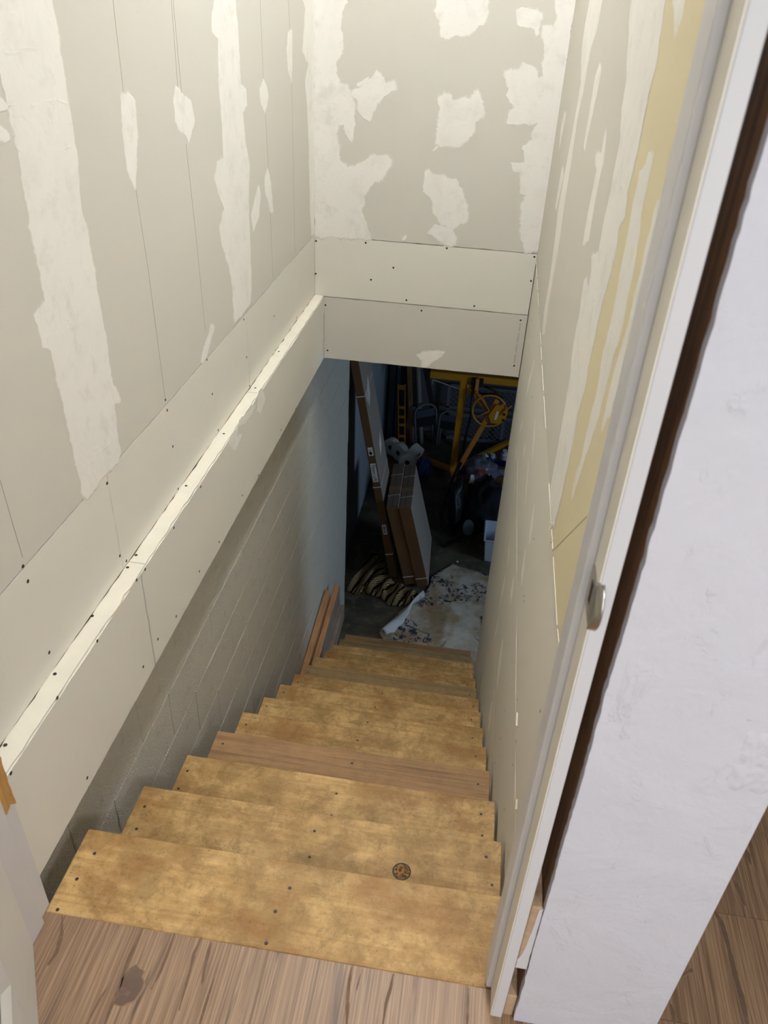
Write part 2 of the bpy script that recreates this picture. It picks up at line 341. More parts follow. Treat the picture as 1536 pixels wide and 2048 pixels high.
D = {"left":[[[334,1591],[585,1597],[580,1553],[577,1477],[579,1396],[582,1322],[578,1282],[563,1201],[570,1161],[575,1057],[580,968],[578,899],[575,828],[602,766],[570,768],[565,719],[563,646],[545,628],[492,639],[425,632],[386,626],[375,642],[367,735],[368,829],[363,910],[356,986],[336,1004],[328,1064],[375,1077],[377,1129],[375,1207],[378,1287],[381,1355],[377,1404],[371,1452],[346,1528]],[[1485,1610],[1472,1552],[1438,1523],[1428,1479],[1479,1462],[1463,1347],[1468,1236],[1460,1155],[1400,1153],[1372,1117],[1392,1071],[1441,1018],[1382,981],[1390,928],[1448,847],[1467,772],[1467,656],[1538,647],[1655,653],[1675,693],[1686,839],[1686,980],[1717,1089],[1685,1183],[1676,1258],[1725,1272],[1721,1314],[1667,1331],[1664,1433],[1656,1552],[1658,1614]],[[2497,1632],[2511,1551],[2545,1523],[2495,1382],[2594,1332],[2534,1275],[2569,1179],[2586,1096],[2600,925],[2616,742],[2635,648],[2689,645],[2703,1165],[2710,1551],[2707,1636]],[[814,1380],[853,1380],[880,1365],[871,1310],[846,1242],[827,1191],[807,1222],[796,1276],[797,1319]],[[1128,1377],[1165,1352],[1223,1332],[1243,1284],[1211,1257],[1189,1237],[1165,1263],[1131,1280],[1106,1300],[1103,1339]],[[1922,1332],[1958,1307],[1976,1273],[1926,1228],[1885,1262],[1878,1301]],[[2268,1450],[2324,1455],[2328,1383],[2303,1290],[2258,1339],[2248,1401]],[[1937,1049],[1973,995],[1996,889],[1955,902],[1899,987],[1896,1024]],[[1821,1016],[1834,978],[1806,919],[1732,878],[1716,939],[1777,990]],[[1241,719],[1268,705],[1242,680],[1151,633],[1135,646],[1181,676]],[[322,1423],[358,1418],[381,1404],[363,1400],[314,1404]],[[305,1381],[342,1379],[363,1367],[362,1357],[298,1364]]],"left_lines":[[[845,1597],[830,1553],[826,1383]],[[829,1190],[843,1000],[852,657]],[[1164,1595],[1152,1553],[1143,1361]],[[1175,1595],[1163,1553],[1166,1354]],[[1166,1238],[1181,1010],[1192,719]],[[1925,1609],[1916,1552],[1922,1332]],[[1933,1224],[1949,1036],[1960,655]],[[2283,1615],[2278,1551],[2301,1456]],[[2310,1286],[2313,974],[2314,651]],[[118,834],[120,757],[124,656]]],"back":[[[-110,1608],[14,1614],[15,1557],[2,1518],[-3,1459],[4,1413],[-5,1365],[-27,1336],[-24,1295],[-10,1275],[-21,1246],[1,1253],[25,1249],[45,1214],[56,1164],[60,1106],[54,1045],[37,1059],[24,1074],[19,1110],[-14,1108],[-26,1070],[-13,1010],[-3,957],[31,928],[70,942],[103,964],[149,992],[208,993],[223,973],[210,941],[182,907],[136,872],[107,822],[102,756],[129,699],[142,641],[-112,632]],[[152,1313],[177,1292],[190,1272],[222,1281],[227,1253],[192,1230],[153,1199],[142,1162],[131,1129],[98,1138],[72,1165],[71,1201],[50,1222],[54,1236],[102,1257],[121,1282],[137,1297]],[[70,1258],[121,1294],[102,1267]],[[380,1630],[564,1638],[570,1583],[582,1545],[568,1507],[526,1476],[482,1464],[407,1447],[398,1498],[385,1536]],[[421,1229],[440,1245],[464,1243],[474,1218],[512,1235],[552,1230],[572,1266],[596,1226],[604,1191],[577,1153],[565,1109],[529,1069],[514,1053],[489,1063],[448,1056],[423,1062],[424,1107],[429,1144]],[[401,1027],[420,1049],[431,1048],[413,1030]],[[693,1554],[710,1561],[770,1554],[787,1543],[786,1479],[772,1498],[734,1502],[703,1507]],[[836,1650],[911,1653],[912,1598],[911,1504],[916,1341],[916,1167],[916,921],[915,647],[858,640],[837,698],[829,755],[821,835],[831,884],[802,885],[804,929],[800,982],[761,972],[748,1005],[805,1005],[788,1072],[832,1097],[824,1125],[837,1169],[798,1167],[768,1154],[708,1154],[714,1205],[752,1214],[710,1233],[694,1260],[706,1288],[688,1308],[684,1338],[737,1348],[744,1378],[780,1367],[802,1348],[813,1322],[834,1336],[827,1383],[826,1436],[812,1480],[812,1503],[849,1505],[854,1540],[846,1564]],[[387,941],[417,932],[460,927],[502,918],[519,924],[544,878],[572,808],[581,768],[562,742],[521,718],[468,730],[444,766],[427,813],[407,844],[380,862]],[[438,728],[522,710],[536,656],[520,638],[474,658],[413,688]],[[295,641],[309,666],[318,667],[307,644]]],"back_low":[[[399,96],[464,115],[535,122],[522,101],[478,66],[451,38],[432,36],[439,72]]],"back_screws":[[127,618],[504,625],[262,515],[158,449],[333,366],[658,368],[904,620],[905,510],[-108,607],[-110,454]],"back_low_screws":[[-62,305],[409,322],[884,320],[-50,72],[885,89]],"back_stamp":[[886,305],[884,101]],"right":[[[2006,1650],[1547,1642],[1507,1600],[1526,1530],[1610,1495],[1635,1388],[1684,1296],[1652,1187],[1643,1065],[1596,927],[1620,807],[1586,673],[1681,625],[1763,680],[1743,803],[1805,937],[1871,1011],[1835,1116],[1818,1166],[1784,1295],[1766,1387],[1957,1470],[1992,1532],[1958,1584]],[[1285,1468],[1219,1463],[1228,1371],[1274,1299],[1276,1273],[1331,1279],[1340,1363],[1335,1439]],[[898,1367],[854,1364],[833,1318],[854,1265],[848,1197],[836,1159],[936,1125],[948,1166],[934,1254],[932,1286],[1002,1303],[901,1327]],[[2343,1252],[2222,1252],[2271,1149],[2326,1127],[2389,1187]],[[1995,1120],[1869,1110],[1947,988],[2019,980],[2016,1065]]],"right_band":[[[872,1631],[453,1625],[437,1601],[425,1570],[404,1521],[412,1482],[412,1450],[410,1409],[420,1373],[427,1333],[401,1305],[442,1280],[424,1255],[427,1208],[441,1173],[456,1136],[463,1094],[464,1047],[465,1038],[466,1017],[458,984],[457,954],[476,913],[473,872],[466,829],[474,779],[477,727],[483,682],[500,629],[538,607],[600,598],[676,613],[682,646],[680,688],[685,740],[691,801],[699,842],[710,902],[736,912],[756,955],[750,1025],[779,1081],[747,1103],[688,1097],[691,1136],[734,1152],[631,1182],[645,1236],[632,1285],[635,1340],[637,1392],[697,1431],[713,1480],[793,1539],[841,1572]]],"right_yellow":[[[308,1397],[305,1413],[261,1417],[256,1403],[261,1376],[256,1342],[234,1317],[220,1285],[215,1243],[213,1208],[208,1164],[234,1136],[227,1099],[236,1056],[237,1026],[256,990],[269,943],[297,897],[312,851],[329,803],[349,809],[351,841],[323,892],[324,949],[320,989],[307,1024],[319,1067],[328,1099],[323,1120],[317,1173],[321,1220],[334,1263],[334,1299],[348,1334],[343,1372],[350,1382]],[[163,1365],[158,1378],[126,1385],[116,1358],[114,1314],[110,1254],[101,1202],[140,1173],[137,1121],[149,1079],[183,1027],[188,1029],[189,1053],[192,1077],[190,1110],[187,1135],[179,1157],[159,1200],[167,1249],[160,1282],[163,1313],[160,1340]],[[388,1615],[293,1614],[271,1580],[293,1564],[328,1581]]],"right_low_streaks":[[[1925,430],[1894,443],[1905,368],[2012,248],[2029,243],[2015,321]],[[1309,658],[1295,664],[1266,648],[1275,615],[1283,613],[1312,628]],[[1435,421],[1419,429],[1329,399],[1284,348],[1292,346],[1380,372]],[[1700,190],[1676,203],[1632,199],[1656,158],[1668,153],[1713,155]],[[1430,272],[1416,279],[1323,247],[1268,194],[1275,192],[1365,221]],[[998,361],[979,373],[936,331],[943,254],[952,250],[997,290]],[[1033,170],[1016,183],[954,157],[939,97],[947,92],[1010,115]],[[1241,-102],[1217,-83],[1164,-96],[1179,-165],[1191,-172],[1246,-162]],[[1591,-360],[1566,-341],[1551,-408],[1607,-537],[1621,-545],[1636,-477]],[[2004,139],[1984,148],[1991,118],[2055,57],[2068,54],[2059,84]],[[2129,-39],[2112,-30],[2053,-41],[2039,-78],[2050,-81],[2107,-71]],[[1670,-240],[1653,-228],[1582,-242],[1558,-290],[1568,-295],[1637,-283]],[[1580,-578],[1558,-560],[1545,-613],[1593,-724],[1606,-732],[1618,-678]],[[1251,-401],[1217,-370],[1130,-414],[1135,-548],[1147,-560],[1242,-523]],[[1250,-733],[1219,-700],[1148,-705],[1160,-801],[1171,-813],[1249,-816]]],"right_lowscrews":[[555,18],[769,-258],[190,369],[427,-2],[755,-372],[776,-517],[399,-59],[386,-228],[1704,382],[852,343],[836,150],[813,150],[2399,579],[2035,586],[2417,423],[2747,589],[2800,341],[2795,212],[1706,383]],"right_chips":[[[565,-51],[492,34],[455,25]],[[253,-10],[222,35],[204,23]],[[1831,546],[1691,609],[1644,607],[1717,573]],[[569,563],[571,589],[515,618],[531,587]],[[548,553],[490,603],[473,604],[497,581]],[[193,586],[174,603],[137,608],[167,585]]],"right_diag":[[446,594],[148,882]],"strip_screws":[[121,600],[129,402],[479,610],[479,399],[856,617],[865,500],[867,358],[1185,630],[1207,505],[1233,363],[1578,480],[1595,361],[1961,355],[1958,500],[2326,367],[1569,623],[506,363]],"upper_screws":[[118,639],[852,650]],"ledge_screws":[[-107,-75],[-106,117],[-112,305],[-108,494],[-108,547],[-102,896],[-96,1232],[-95,1600],[-100,1960]],"low_screws":[[-126,342],[85,59],[56,352],[237,344],[417,88],[519,93],[648,64],[848,75],[1036,54],[457,347],[508,342],[706,336],[925,336],[1299,73],[1497,40],[1842,58],[2094,34]],"low_smears":[[[1560,352],[1591,352],[1631,296],[1563,274],[1521,300]],[[1250,353],[1300,345],[1282,318],[1333,301],[1256,287],[1196,337]],[[1317,363],[1510,328],[1378,323],[1301,349]]],"rug":[[[-172,4124],[0,4681]],[[-109,4090],[69,4619]],[[-60,4078],[125,4540]],[[-17,4128],[144,4413]],[[62,4091],[182,4356]],[[136,4078],[245,4313]],[[224,3992],[326,4260]],[[307,4002],[397,4240]],[[393,4051],[446,4182]],[[455,4104],[480,4149]]],"cloth_left":[[184,3649],[246,3782],[317,3933],[386,4049],[458,4156],[495,4218],[526,4334],[524,4446],[575,4514],[636,4585],[697,4672]],"lam_knot":[[[172,-293],[177,-276],[189,-265],[207,-275],[213,-299],[209,-321],[192,-335],[177,-333]]],"lam_lines":[[[239,-194],[238,-212],[238,-237],[237,-269],[234,-302],[235,-302],[241,-268],[242,-237],[242,-211],[240,-193]],[[294,-194],[289,-225],[292,-259],[295,-298],[298,-329],[300,-328],[299,-297],[297,-258],[294,-225],[295,-194]],[[316,-197],[316,-224],[319,-255],[325,-278],[326,-278],[323,-254],[320,-223],[317,-197]],[[344,-263],[342,-293],[342,-316],[342,-344],[341,-355],[342,-355],[346,-344],[346,-315],[346,-292],[345,-263]],[[3,-195],[17,-230],[26,-267],[23,-292],[24,-292],[31,-266],[22,-229],[4,-195]],[[172,-195],[170,-220],[167,-259],[171,-298],[172,-355],[175,-380],[176,-379],[176,-355],[176,-297],[172,-258],[175,-219],[173,-195]],[[153,-304],[147,-334],[143,-360],[144,-385],[144,-385],[146,-360],[149,-334],[154,-304]],[[600,-197],[598,-221],[601,-253],[605,-279],[610,-308],[611,-308],[609,-278],[605,-252],[603,-220],[601,-197]],[[682,-198],[679,-222],[674,-253],[675,-298],[676,-298],[679,-252],[684,-222],[683,-197]],[[622,-199],[618,-218],[617,-239],[618,-239],[621,-217],[622,-198]],[[828,-199],[828,-224],[828,-250],[829,-272],[830,-272],[832,-249],[831,-223],[829,-199]],[[1392,149],[1393,119],[1399,94],[1404,66],[1405,66],[1406,95],[1400,120],[1394,149]],[[1435,213],[1439,191],[1441,169],[1443,169],[1446,192],[1437,214]],[[1331,54],[1343,21],[1347,-27],[1348,-83],[1351,-147],[1353,-186],[1355,-186],[1359,-145],[1356,-82],[1355,-25],[1351,22],[1333,54]],[[1214,-165],[1214,-180],[1216,-201],[1217,-201],[1220,-179],[1216,-165]],[[1238,-111],[1251,-100],[1268,-92],[1269,-92],[1257,-99],[1240,-110]]]}

# ------------------------------------------------------------------ the setting
ZF = -2.66; CEIL = 3.30; HC = 2.42
def struct(name, mb, mat, **k): return tag(mb.build(name, mat, **k), kind='structure')
struct('floor_basement', MB().box(-.5, 4.3, -.45, 7.4, ZF-.1, ZF), M['concrete'])
hall_floor = struct('floor', MB().box(-1.4, 3.2, -3.4, -.196, -.12, -.008).box(1.15, 3.2, -.196, 3.2, -.12, -.008), M['dark'])
seams = [-.69, -.47, -.25, -.04, .175, .389, .603, .832, 1.055, 1.28, 1.50, 1.72, 1.94]
for i in range(len(seams)-1):
    x0, x1 = seams[i]+.0002, seams[i+1]-.0002
    if x1 < 1.1: ys = [-3.4, -1.9+.37*(i % 3), -.1945]
    elif x0 < 1.16: ys = [-3.4, -1.7, -.4, -.1945]
    else: ys = [-3.4, -1.5, -.31+.35*(i % 2), 1.0, 3.2]
    if x0 < 1.16 < x1:
        for a, b in ((-.194, 1.1), (1.101, 3.2)): MB().box(1.1625, x1, a, b, -.008, .003).build('laminate_plank', M['laminate'], hall_floor)
    for a, b in zip(ys, ys[1:]):
        MB().box(x0, x1, a+.0005, b-.0005, -.008, .003).build('laminate_plank', M['laminate'], hall_floor)

# left wall: block below, drywall above; the ledge of the furred-out lower sheet
wl = struct('wall_left', MB().box(-.34, -.1445, -.45, 3.88, ZF, .32).box(-.34, -.128, -.32, 2.83, .32, CEIL), M['mortar'])
def chamfer_block(y0, y1, z0, z1, x, c=.0018, d=.06):
    v = [(x-d, y0, z0), (x-d, y1, z0), (x-d, y1, z1), (x-d, y0, z1),
         (x-c, y0, z0), (x-c, y1, z0), (x-c, y1, z1), (x-c, y0, z1),
         (x, y0+c, z0+c), (x, y1-c, z0+c), (x, y1-c, z1-c), (x, y0+c, z1-c)]
    f = [(0, 1, 5, 4), (1, 2, 6, 5), (2, 3, 7, 6), (3, 0, 4, 7), (4, 5, 9, 8), (5, 6, 10, 9), (6, 7, 11, 10), (7, 4, 8, 11), (8, 9, 10, 11)]
    return MB().add(v, f)
zc = -.092; row = 0; J = .0024; proto = {}
while zc > ZF+.01:
    z0 = max(zc-.2, ZF+.002); y = (.07 if row % 2 == 0 else .27)-.4*2
    while y < 3.88:
        a, b = max(y, -.44), min(y+.4, 3.88)
        if b-a > .05:
            key = (round(b-a, 3), round(zc-z0, 3))
            if key not in proto:
                proto[key] = chamfer_block(0, b-a-2*J, 0, zc-z0-2*J, 0).build('block', M['block'], wl, org=(0, 0, 0)); o = proto[key]
            else:
                o = proto[key].copy(); COL.objects.link(o)
            o.location = (-.14+random.uniform(-.0006, .0006), a+J, z0+J)
        y += .4
    zc -= .2; row += 1
y = -.73
while y < 3.88:                           # top course, half hidden behind the lower sheet
    a, b = max(y, -.44), min(y+.4, 3.88)
    if b-a > .03: chamfer_block(0, b-a-2*J, 0, .2-2*J, 0).build('block', M['block'], wl, org=(0, 0, 0)).location = (-.14, a+J, -.092+J)
    y += .4

def sheet(parent, fn, a0, a1, b0, b1, d0, d1, mat, edge=.0015, seed=0):
    poly = ragged([(a0, b0), (a1, b0), (a1, b1), (a0, b1)], .03, edge, seed)
    return MB().prism(poly, fn, d0, d1).build('drywall_sheet', mat, parent)
def patches(parent, fn, plist, d0, d1, mat, name='joint_compound', amp=.0028, feather=.011, wall=None):
    # d: wall plane, raised face; thin feathered rim, colour attribute 'cover' runs from 0 at the rim to 1
    for i, p in enumerate(plist):
        P = mm(p); A = sum(P[k][0]*P[(k+1) % len(P)][1]-P[(k+1) % len(P)][0]*P[k][1] for k in range(len(P)))
        if A < 0: P = P[::-1]
        q = ragged(P, .008, amp, i); n = len(q); xs = [a for a, b in q]; ys = [b for a, b in q]
        fe = min(feather, .22*min(max(xs)-min(xs), max(ys)-min(ys)))
        out = []
        for k in range(n):
            a, b = q[k-2], q[(k+2) % n]; t = Vector((b[0]-a[0], b[1]-a[1])); t = t.normalized() if t.length > 1e-9 else Vector((1, 0))
            w = fe*max(.12, .55+1.3*noise.noise((q[k][0]*19, q[k][1]*19, i+4.2))+.5*noise.noise((q[k][0]*90, q[k][1]*90, i)))
            out.append((q[k][0]+t.y*w, q[k][1]-t.x*w))
        up = d1 if wall is None else d0
        lo, hi = (d0, d1)
        v = [fn(a, b, lo) for a, b in out]+[fn(a, b, hi) for a, b in q]
        f = [(k, (k+1) % n, (k+1) % n+n, k+n) for k in range(n)]
        f += [tuple(j+n for j in tri) for tri in tessellate_polygon([[Vector((a, b, 0)) for a, b in q]])]
        m = MB().add(v, f); o = m.build(name, mat, parent); me = o.data
        ca = me.attributes.new('cover', 'FLOAT', 'POINT')
        for k in range(2*n): ca.data[k].value = 0 if k < n else 1
def screws(parent, fn, pts, d0, d1, r=.0042):
    for a, b in mm(pts):
        pl = [(a+r*math.cos(t*math.pi/4), b+r*math.sin(t*math.pi/4)) for t in range(8)]
        MB().prism(pl, fn, d0, d1).build('screw', M['screw'], parent)
FX = ex('x'); FY = ex('y')
g = .0019
MB().box(-.1292, -.1276, -.2, 2.70, .618, .650).build('seam_shade_strip', M['dark'], wl)  # dark strip added behind the seam, putting the gap's shade into colour
ups = []
for a, b in ((-.205, .487), (.487, 1.60), (1.60, 2.698)):
    ups.append(sheet(wl, FX, a+.0005, b-.0005, .634+g, CEIL-.01, -.1277, -.115, M['paper'], .0012, a))
wlu = ups[1]
patches(wlu, FX, D['left'], -.1149, -.1143, M['compound'])
for l in D['left_lines']:
    l = mm(l); MB().prism([(y-.0006, z) for y, z in l]+[(y+.0006, z) for y, z in reversed(l)], FX, -.1152, -.1147).build('pencil_line', M['pencil'], wlu)
screws(wlu, FX, D['upper_screws'], -.1155, -.1145)
for i, (a, b) in enumerate(((-.205, .485), (.485, 1.60), (1.60, 2.698))):
    s = sheet(wl, FX, a+.001, b-.001, .354, .634-g, -.1277, -.115, M['paper_low'], .0012, a+5)
    screws(s, FX, [p for p in D['strip_screws'] if a*1000 <= p[0] < b*1000], -.1155, -.1145)
for i, (a, b) in enumerate(((-.205, .517), (.517, 1.56), (1.56, 2.698))):       # ledge strips
    pl = ragged([(-.1145, a+.001), (-.071, a+.001), (-.071, b-.001), (-.1145, b-.001)], .03, .0035, i+9)
    s = MB().prism(pl, ex('z'), .340, .3525).build('ledge_strip', M['core'], wl)
    for x, y in mm(D['ledge_screws']):
        if a < y < b: MB().prism([(x+.0042*math.cos(t*math.pi/4), y+.0042*math.sin(t*math.pi/4)) for t in range(8)], ex('z'), .352, .3532).build('screw', M['screw'], s)
for i, (a, b) in enumerate(((-.205, .480), (.4865, 2.698))):
    s = sheet(wl, FX, a, b, .031, .3465, -.0817, -.069, M['paper_low'], .0016, i+20)
    screws(s, FX, [p for p in D['low_screws'] if a*1000 <= p[0] < b*1000], -.0695, -.0685)
    if i: patches(s, FX, D['low_smears'], -.0689, -.0685, M['compound_thin'], 'compound_smear', .002)
MB().box(-.139, -.0825, -.205, 2.70, .24, .339).build('furring_strip', M['lumber'], wl)
MB().box(-.139, -.0825, -.205, 2.70, .055, .10).build('furring_strip', M['lumber'], wl)

# far wall above the opening (header)
wb = struct('wall_back', MB().box(-.34, 1.14, 2.712, 2.83, .034, CEIL), M['dark'])
s = sheet(wb, FY, -.1145, .9145, .634+g, CEIL-.01, 2.699, 2.7115, M['paper'], .0015, 40)
patches(s, FY, D['back'], 2.6989, 2.6982, M['compound'], 'joint_compound', .0035, .020)
s = sheet(wb, FY, -.1145, .9145, .3475+g, .634-g, 2.699, 2.7115, M['paper_low'], .001, 41)
screws(s, FY, D['back_screws'], 2.6985, 2.6995, .0048)
s = sheet(wb, FY, -.0685, .9145, .031, .3475-g, 2.699, 2.7115, M['paper'], .001, 42)
screws(s, FY, D['back_low_screws'], 2.6985, 2.6995, .0048)
patches(s, FY, D['back_low'], 2.6989, 2.6985, M['compound_thin'])
(sx0, sz0), (sx1, sz1) = mm(D['back_stamp'])
st = MB()
for i in range(30):                       # faint printed maker's stamp, too small to read
    t = (i+.5)/30
    if i % 8 == 6: continue
    x = sx0+(sx1-sx0)*t; z = sz0+(sz1-sz0)*t; w = random.uniform(.003, .006)
    st.box(x-w, x+w*.6, 2.6988, 2.6992, z-.0012, z+.0012)
st.build('printed_stamp', M['pencil'], s)

# right wall
wr = struct('wall_right', MB().box(.930, 1.14, -.10, 2.72, ZF, CEIL), M['dark'])
yel = sheet(wr, FX, -.095, .487, .600+g, CEIL-.01, .915, .9285, M['paper_yellow'], .001, 50)
upr = sheet(wr, FX, .488, 2.698, .600+g, CEIL-.01, .915, .9285, M['paper'], .001, 51)
patches(upr, FX, D['right'], .9149, .9143, M['compound'], 'joint_compound', .0022)
patches(upr, FX, D['right_band'], .9148, .9140, M['compound'], 'joint_compound', .003)
patches(yel, FX, D['right_yellow'], .9149, .9143, M['compound_yellow'], 'joint_compound', .002)
l = mm(D['right_diag']); MB().prism([(l[0][0]-.0007, l[0][1]), (l[1][0]-.0007, l[1][1]), (l[1][0]+.0007, l[1][1]), (l[0][0]+.0007, l[0][1])], FX, .9146, .9152).build('pencil_line', M['pencil'], yel)
lo1 = sheet(wr, FX, -.095, 2.72, -.010+g, .600-g, .918, .9295, M['paper_low'], .0016, 52)
lo2 = sheet(wr, FX, -.095, 1.95, -.62, -.010-g, .918, .9295, M['paper_low'], .0012, 53)
lo3 = sheet(wr, FX, 1.956, 2.72, ZF, -.010-g, .918, .9295, M['paper_low'], .0012, 54)
lo4 = sheet(wr, FX, -.095, 1.95, ZF, -.624, .918, .9295, M['paper_low'], .0012, 55)
for pts in D['right_low_streaks']:
    zc_ = sum(p[1] for p in pts)/len(pts); yc_ = sum(p[0] for p in pts)/len(pts)
    pr = lo1 if zc_ > -10 else (lo3 if yc_ > 1953 else (lo2 if zc_ > -620 else lo4))
    patches(pr, FX, [pts], .9179, .9176, M['compound_thin'], 'compound_smear', .0012)
for p in D['right_lowscrews']:
    screws(lo1 if p[1] > -10 else lo2, FX, [p], .9175, .9185, .0034)
for i, p in enumerate(D['right_chips']): MB().prism(ragged(mm(p), .01, .0008, i), FX, .9135, .918).build('torn_paper_chip', M['core'], lo1)
random.seed(3)
y = .0
sl = MB()
while y < 2.66:                           # white slivers painting a highlight along the two long joints
    L = random.uniform(.05, .22)
    if random.random() < .75: sl.prism(ragged([(y, .5985), (y+L, .5985), (y+L, .6000+random.uniform(0, .0012)), (y, .6000+random.uniform(0, .0012))], .02, .0007, y), FX, .9135, .9175)
    y += L+random.uniform(0, .05)
y = .2
while y < 1.9:
    L = random.uniform(.03, .15)
    if random.random() < .6: sl.prism(ragged([(y, -.011), (y+L, -.011), (y+L, -.0085), (y, -.009)], .02, .0006, y), FX, .9172, .9185)
    y += L+random.uniform(0, .06)
sl.build('seam_highlight', M['core'], lo1)

# door wall: jamb gap, rough white plaster end, framing
wf = struct('wall_front', MB().box(.96, 1.156, -.226, -.10, 0, HC).box(-1.4, -.145, -.226, -.12, 0, HC).box(-.075, .96, -.226, -.12, 2.08, HC).box(-1.4, 3.2, -.226, -.12, HC, CEIL), M['dark'])
edge = [(.916, .003)]
z = .02
while z < 2.4:
    edge.append((.9150+.0028*noise.noise((0, z*4, 3))+.0014*noise.noise((1, z*33, 3))+.0012*noise.noise((2, z*75, 3)), z)); z += .012
poly = edge+[(.914, 2.418), (1.158, 2.418), (1.158, .003)]
pw = MB().prism(poly, FY, -.242, -.2265).build('plaster_face', M['roughwall'], wf)
MB().box(1.1565, 1.162, -.240, -.105, .003, HC).build('plaster_return', M['roughwall'], wf)
sv = []; sf = []; NS = 22
for a in range(NS):
    for b in range(NS):
        u, w = a/(NS-1), b/(NS-1); q = Vector((u*7, w*7, 2.2))
        e = max(0, min(1, 5*min(u, 1-u, w, 1-w)+.6*noise.noise(q)))
        sv.append((1.096+.060*u, -.2416-e*(.0022+.0040*abs(noise.noise(q*1.3))+.002*noise.noise(q*3)), .725+.115*w))
for a in range(NS-1):
    for b in range(NS-1): sf.append((a*NS+b, (a+1)*NS+b, (a+1)*NS+b+1, a*NS+b+1))
MB().add(sv, sf).build('spackle_patch', M['roughwall'], wf, smooth=True)
MB().box(.9145, .9585, -.2262, -.10, .003, HC-.01).build('stud', M['stud'], wf, bevel=.002)
MB().prism(ragged([(-1.4, .003), (-.0755, .003), (-.0755, 2.418), (-1.4, 2.418)], .05, .001), FY, -.242, -.2265).build('plaster_face', M['roughwall'], wf)
MB().box(-.075, .96, -.242, -.2265, 2.09, HC).build('plaster_face', M['roughwall'], wf)

# door frame (jambs, stops, strike plate)
jr = tag(MB().box(.874, .8935, -.242, -.085, .003, 2.06).build('door_jamb', M['trim'], bevel=.0018, seg=2, org=(0, 0, 0)), kind='structure')
jr.name = 'trim_1'
MB().box(.862, .874, -.192, -.138, .003, 2.05).build('door_stop', M['trim'], jr, bevel=.003, seg=3, org=(0, 0, 0))
MB().box(.8725, .8742, -.2405, -.1925, .003, 2.05).build('rabbet_paint', M['trim_cream'], jr, org=(0, 0, 0))
MB().box(.8730, .8742, -.137, -.086, .003, 2.05).build('lit_jamb_face', M['trim_cream'], jr, org=(0, 0, 0))  # paler coat: brightness from the stair lamp put into the colour
zs = 1.005
sp = MB()                                 # strike plate: flat plate with a latch hole, curved lip past the jamb edge
for (y0, y1, z0, z1) in ((-.2405, -.2235, -.029, .029), (-.2075, -.1965, -.029, .029), (-.2235, -.2075, .017, .029), (-.2235, -.2075, -.029, -.017)):
    sp.box(.8708, .8728, y0, y1, zs+z0, zs+z1)
sp.build('strike_plate', M['chrome'], jr, bevel=.0005, org=(0, 0, 0))
lip = MB(); NZ = 15; NA = 6; vv = []; ff = []
for i in range(NZ):
    t = i/(NZ-1)*2-1; w = .027*max(0, 1-abs(t)**1.9)**.75+.0006
    for j in range(NA):
        a = j/(NA-1); yy = -.240-w*a*.80; xx = .8712+.008*a**2
        vv.append((xx, yy, zs+t*.036))
for i in range(NZ-1):
    for j in range(NA-1): ff.append((i*NA+j, i*NA+j+1, (i+1)*NA+j+1, (i+1)*NA+j))
o = lip.add(vv, ff).build('strike_lip', M['chrome'], jr, smooth=True, org=(0, 0, 0)); m = o.modifiers.new('s', 'SOLIDIFY'); m.thickness = .0016
MB().box(.8722, .8732, -.2235, -.2075, zs-.017, zs+.017).build('latch_hole', M['dark'], jr, org=(0, 0, 0))
shim = MB().box(.8945, .9135, -.238, -.15, .183, .372).build('spacer_block', M['shimwood'], jr, bevel=.003, seg=2, org=(0, 0, 0))
MB().prism(ragged([(.8945, .183), (.9137, .183), (.9137, .372), (.908, .368), (.905, .30), (.9, .23), (.895, .21)], .008, .0008), FY, -.2392, -.2378).build('dried_paint', M['trim'], jr, org=(0, 0, 0))
MB().box(.8945, .9135, -.235, -.12, .003, .075).build('spacer_block', M['shimwood'], jr, bevel=.002, org=(0, 0, 0))
jl = tag(MB().box(-.052, -.033, -.30, -.178, .003, 2.06).build('trim_2', M['trim'], bevel=.0015, org=(0, 0, 0)), kind='structure')
MB().box(-.033, -.0225, -.30, -.217, .003, 2.05).build('door_stop', M['trim'], jl, bevel=.003, seg=2, org=(0, 0, 0))
MB().prism(ragged([(-.2145, .36), (-.205, .335), (-.19, .345), (-.1775, .33), (-.1775, .62), (-.2145, .60)], .01, .003), FX, -.034, -.0318).build('torn_wood_patch', M['rawwood'], jl, org=(0, 0, 0))
tag(MB().box(-.052, .8935, -.242, -.115, 2.061, 2.08).build('trim_3', M['trim'], org=(0, 0, 0)), kind='structure')

# rest of the shell: ceilings, hall, basement
struct('ceiling', MB().box(-.34, 1.16, -.12, 2.83, CEIL, CEIL+.1), M['ceil'])
struct('ceiling_hall', MB().box(-1.4, 3.2, -3.4, -.12, HC, HC+.1).box(1.162, 3.2, -.12, 3.2, HC, HC+.1), M['ceil'])
struct('wall_hall_left', MB().box(-1.5, -1.4, -3.4, -.12, -.12, HC), M['hallwall'])
struct('wall_hall_back', MB().box(-1.5, 3.3, -3.5, -3.4, -.12, HC), M['hallwall'])
struct('wall_hall_right', MB().box(3.2, 3.3, -3.4, 3.2, -.12, HC), M['hallwall'])
struct('wall_hall_far', MB().box(1.162, 3.3, 3.2, 3.3, -.12, HC), M['hallwall'])
struct('wall_stair_side', MB().box(1.142, 1.161, -.10, 3.2, -.12, HC), M['hallwall'])
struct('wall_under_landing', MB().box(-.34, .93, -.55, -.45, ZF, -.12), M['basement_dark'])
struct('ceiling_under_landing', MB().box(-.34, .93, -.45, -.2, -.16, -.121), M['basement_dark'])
struct('ceiling_basement', MB().box(-.5, 4.3, 2.835, 7.4, .05, .15), M['basement_dark'])
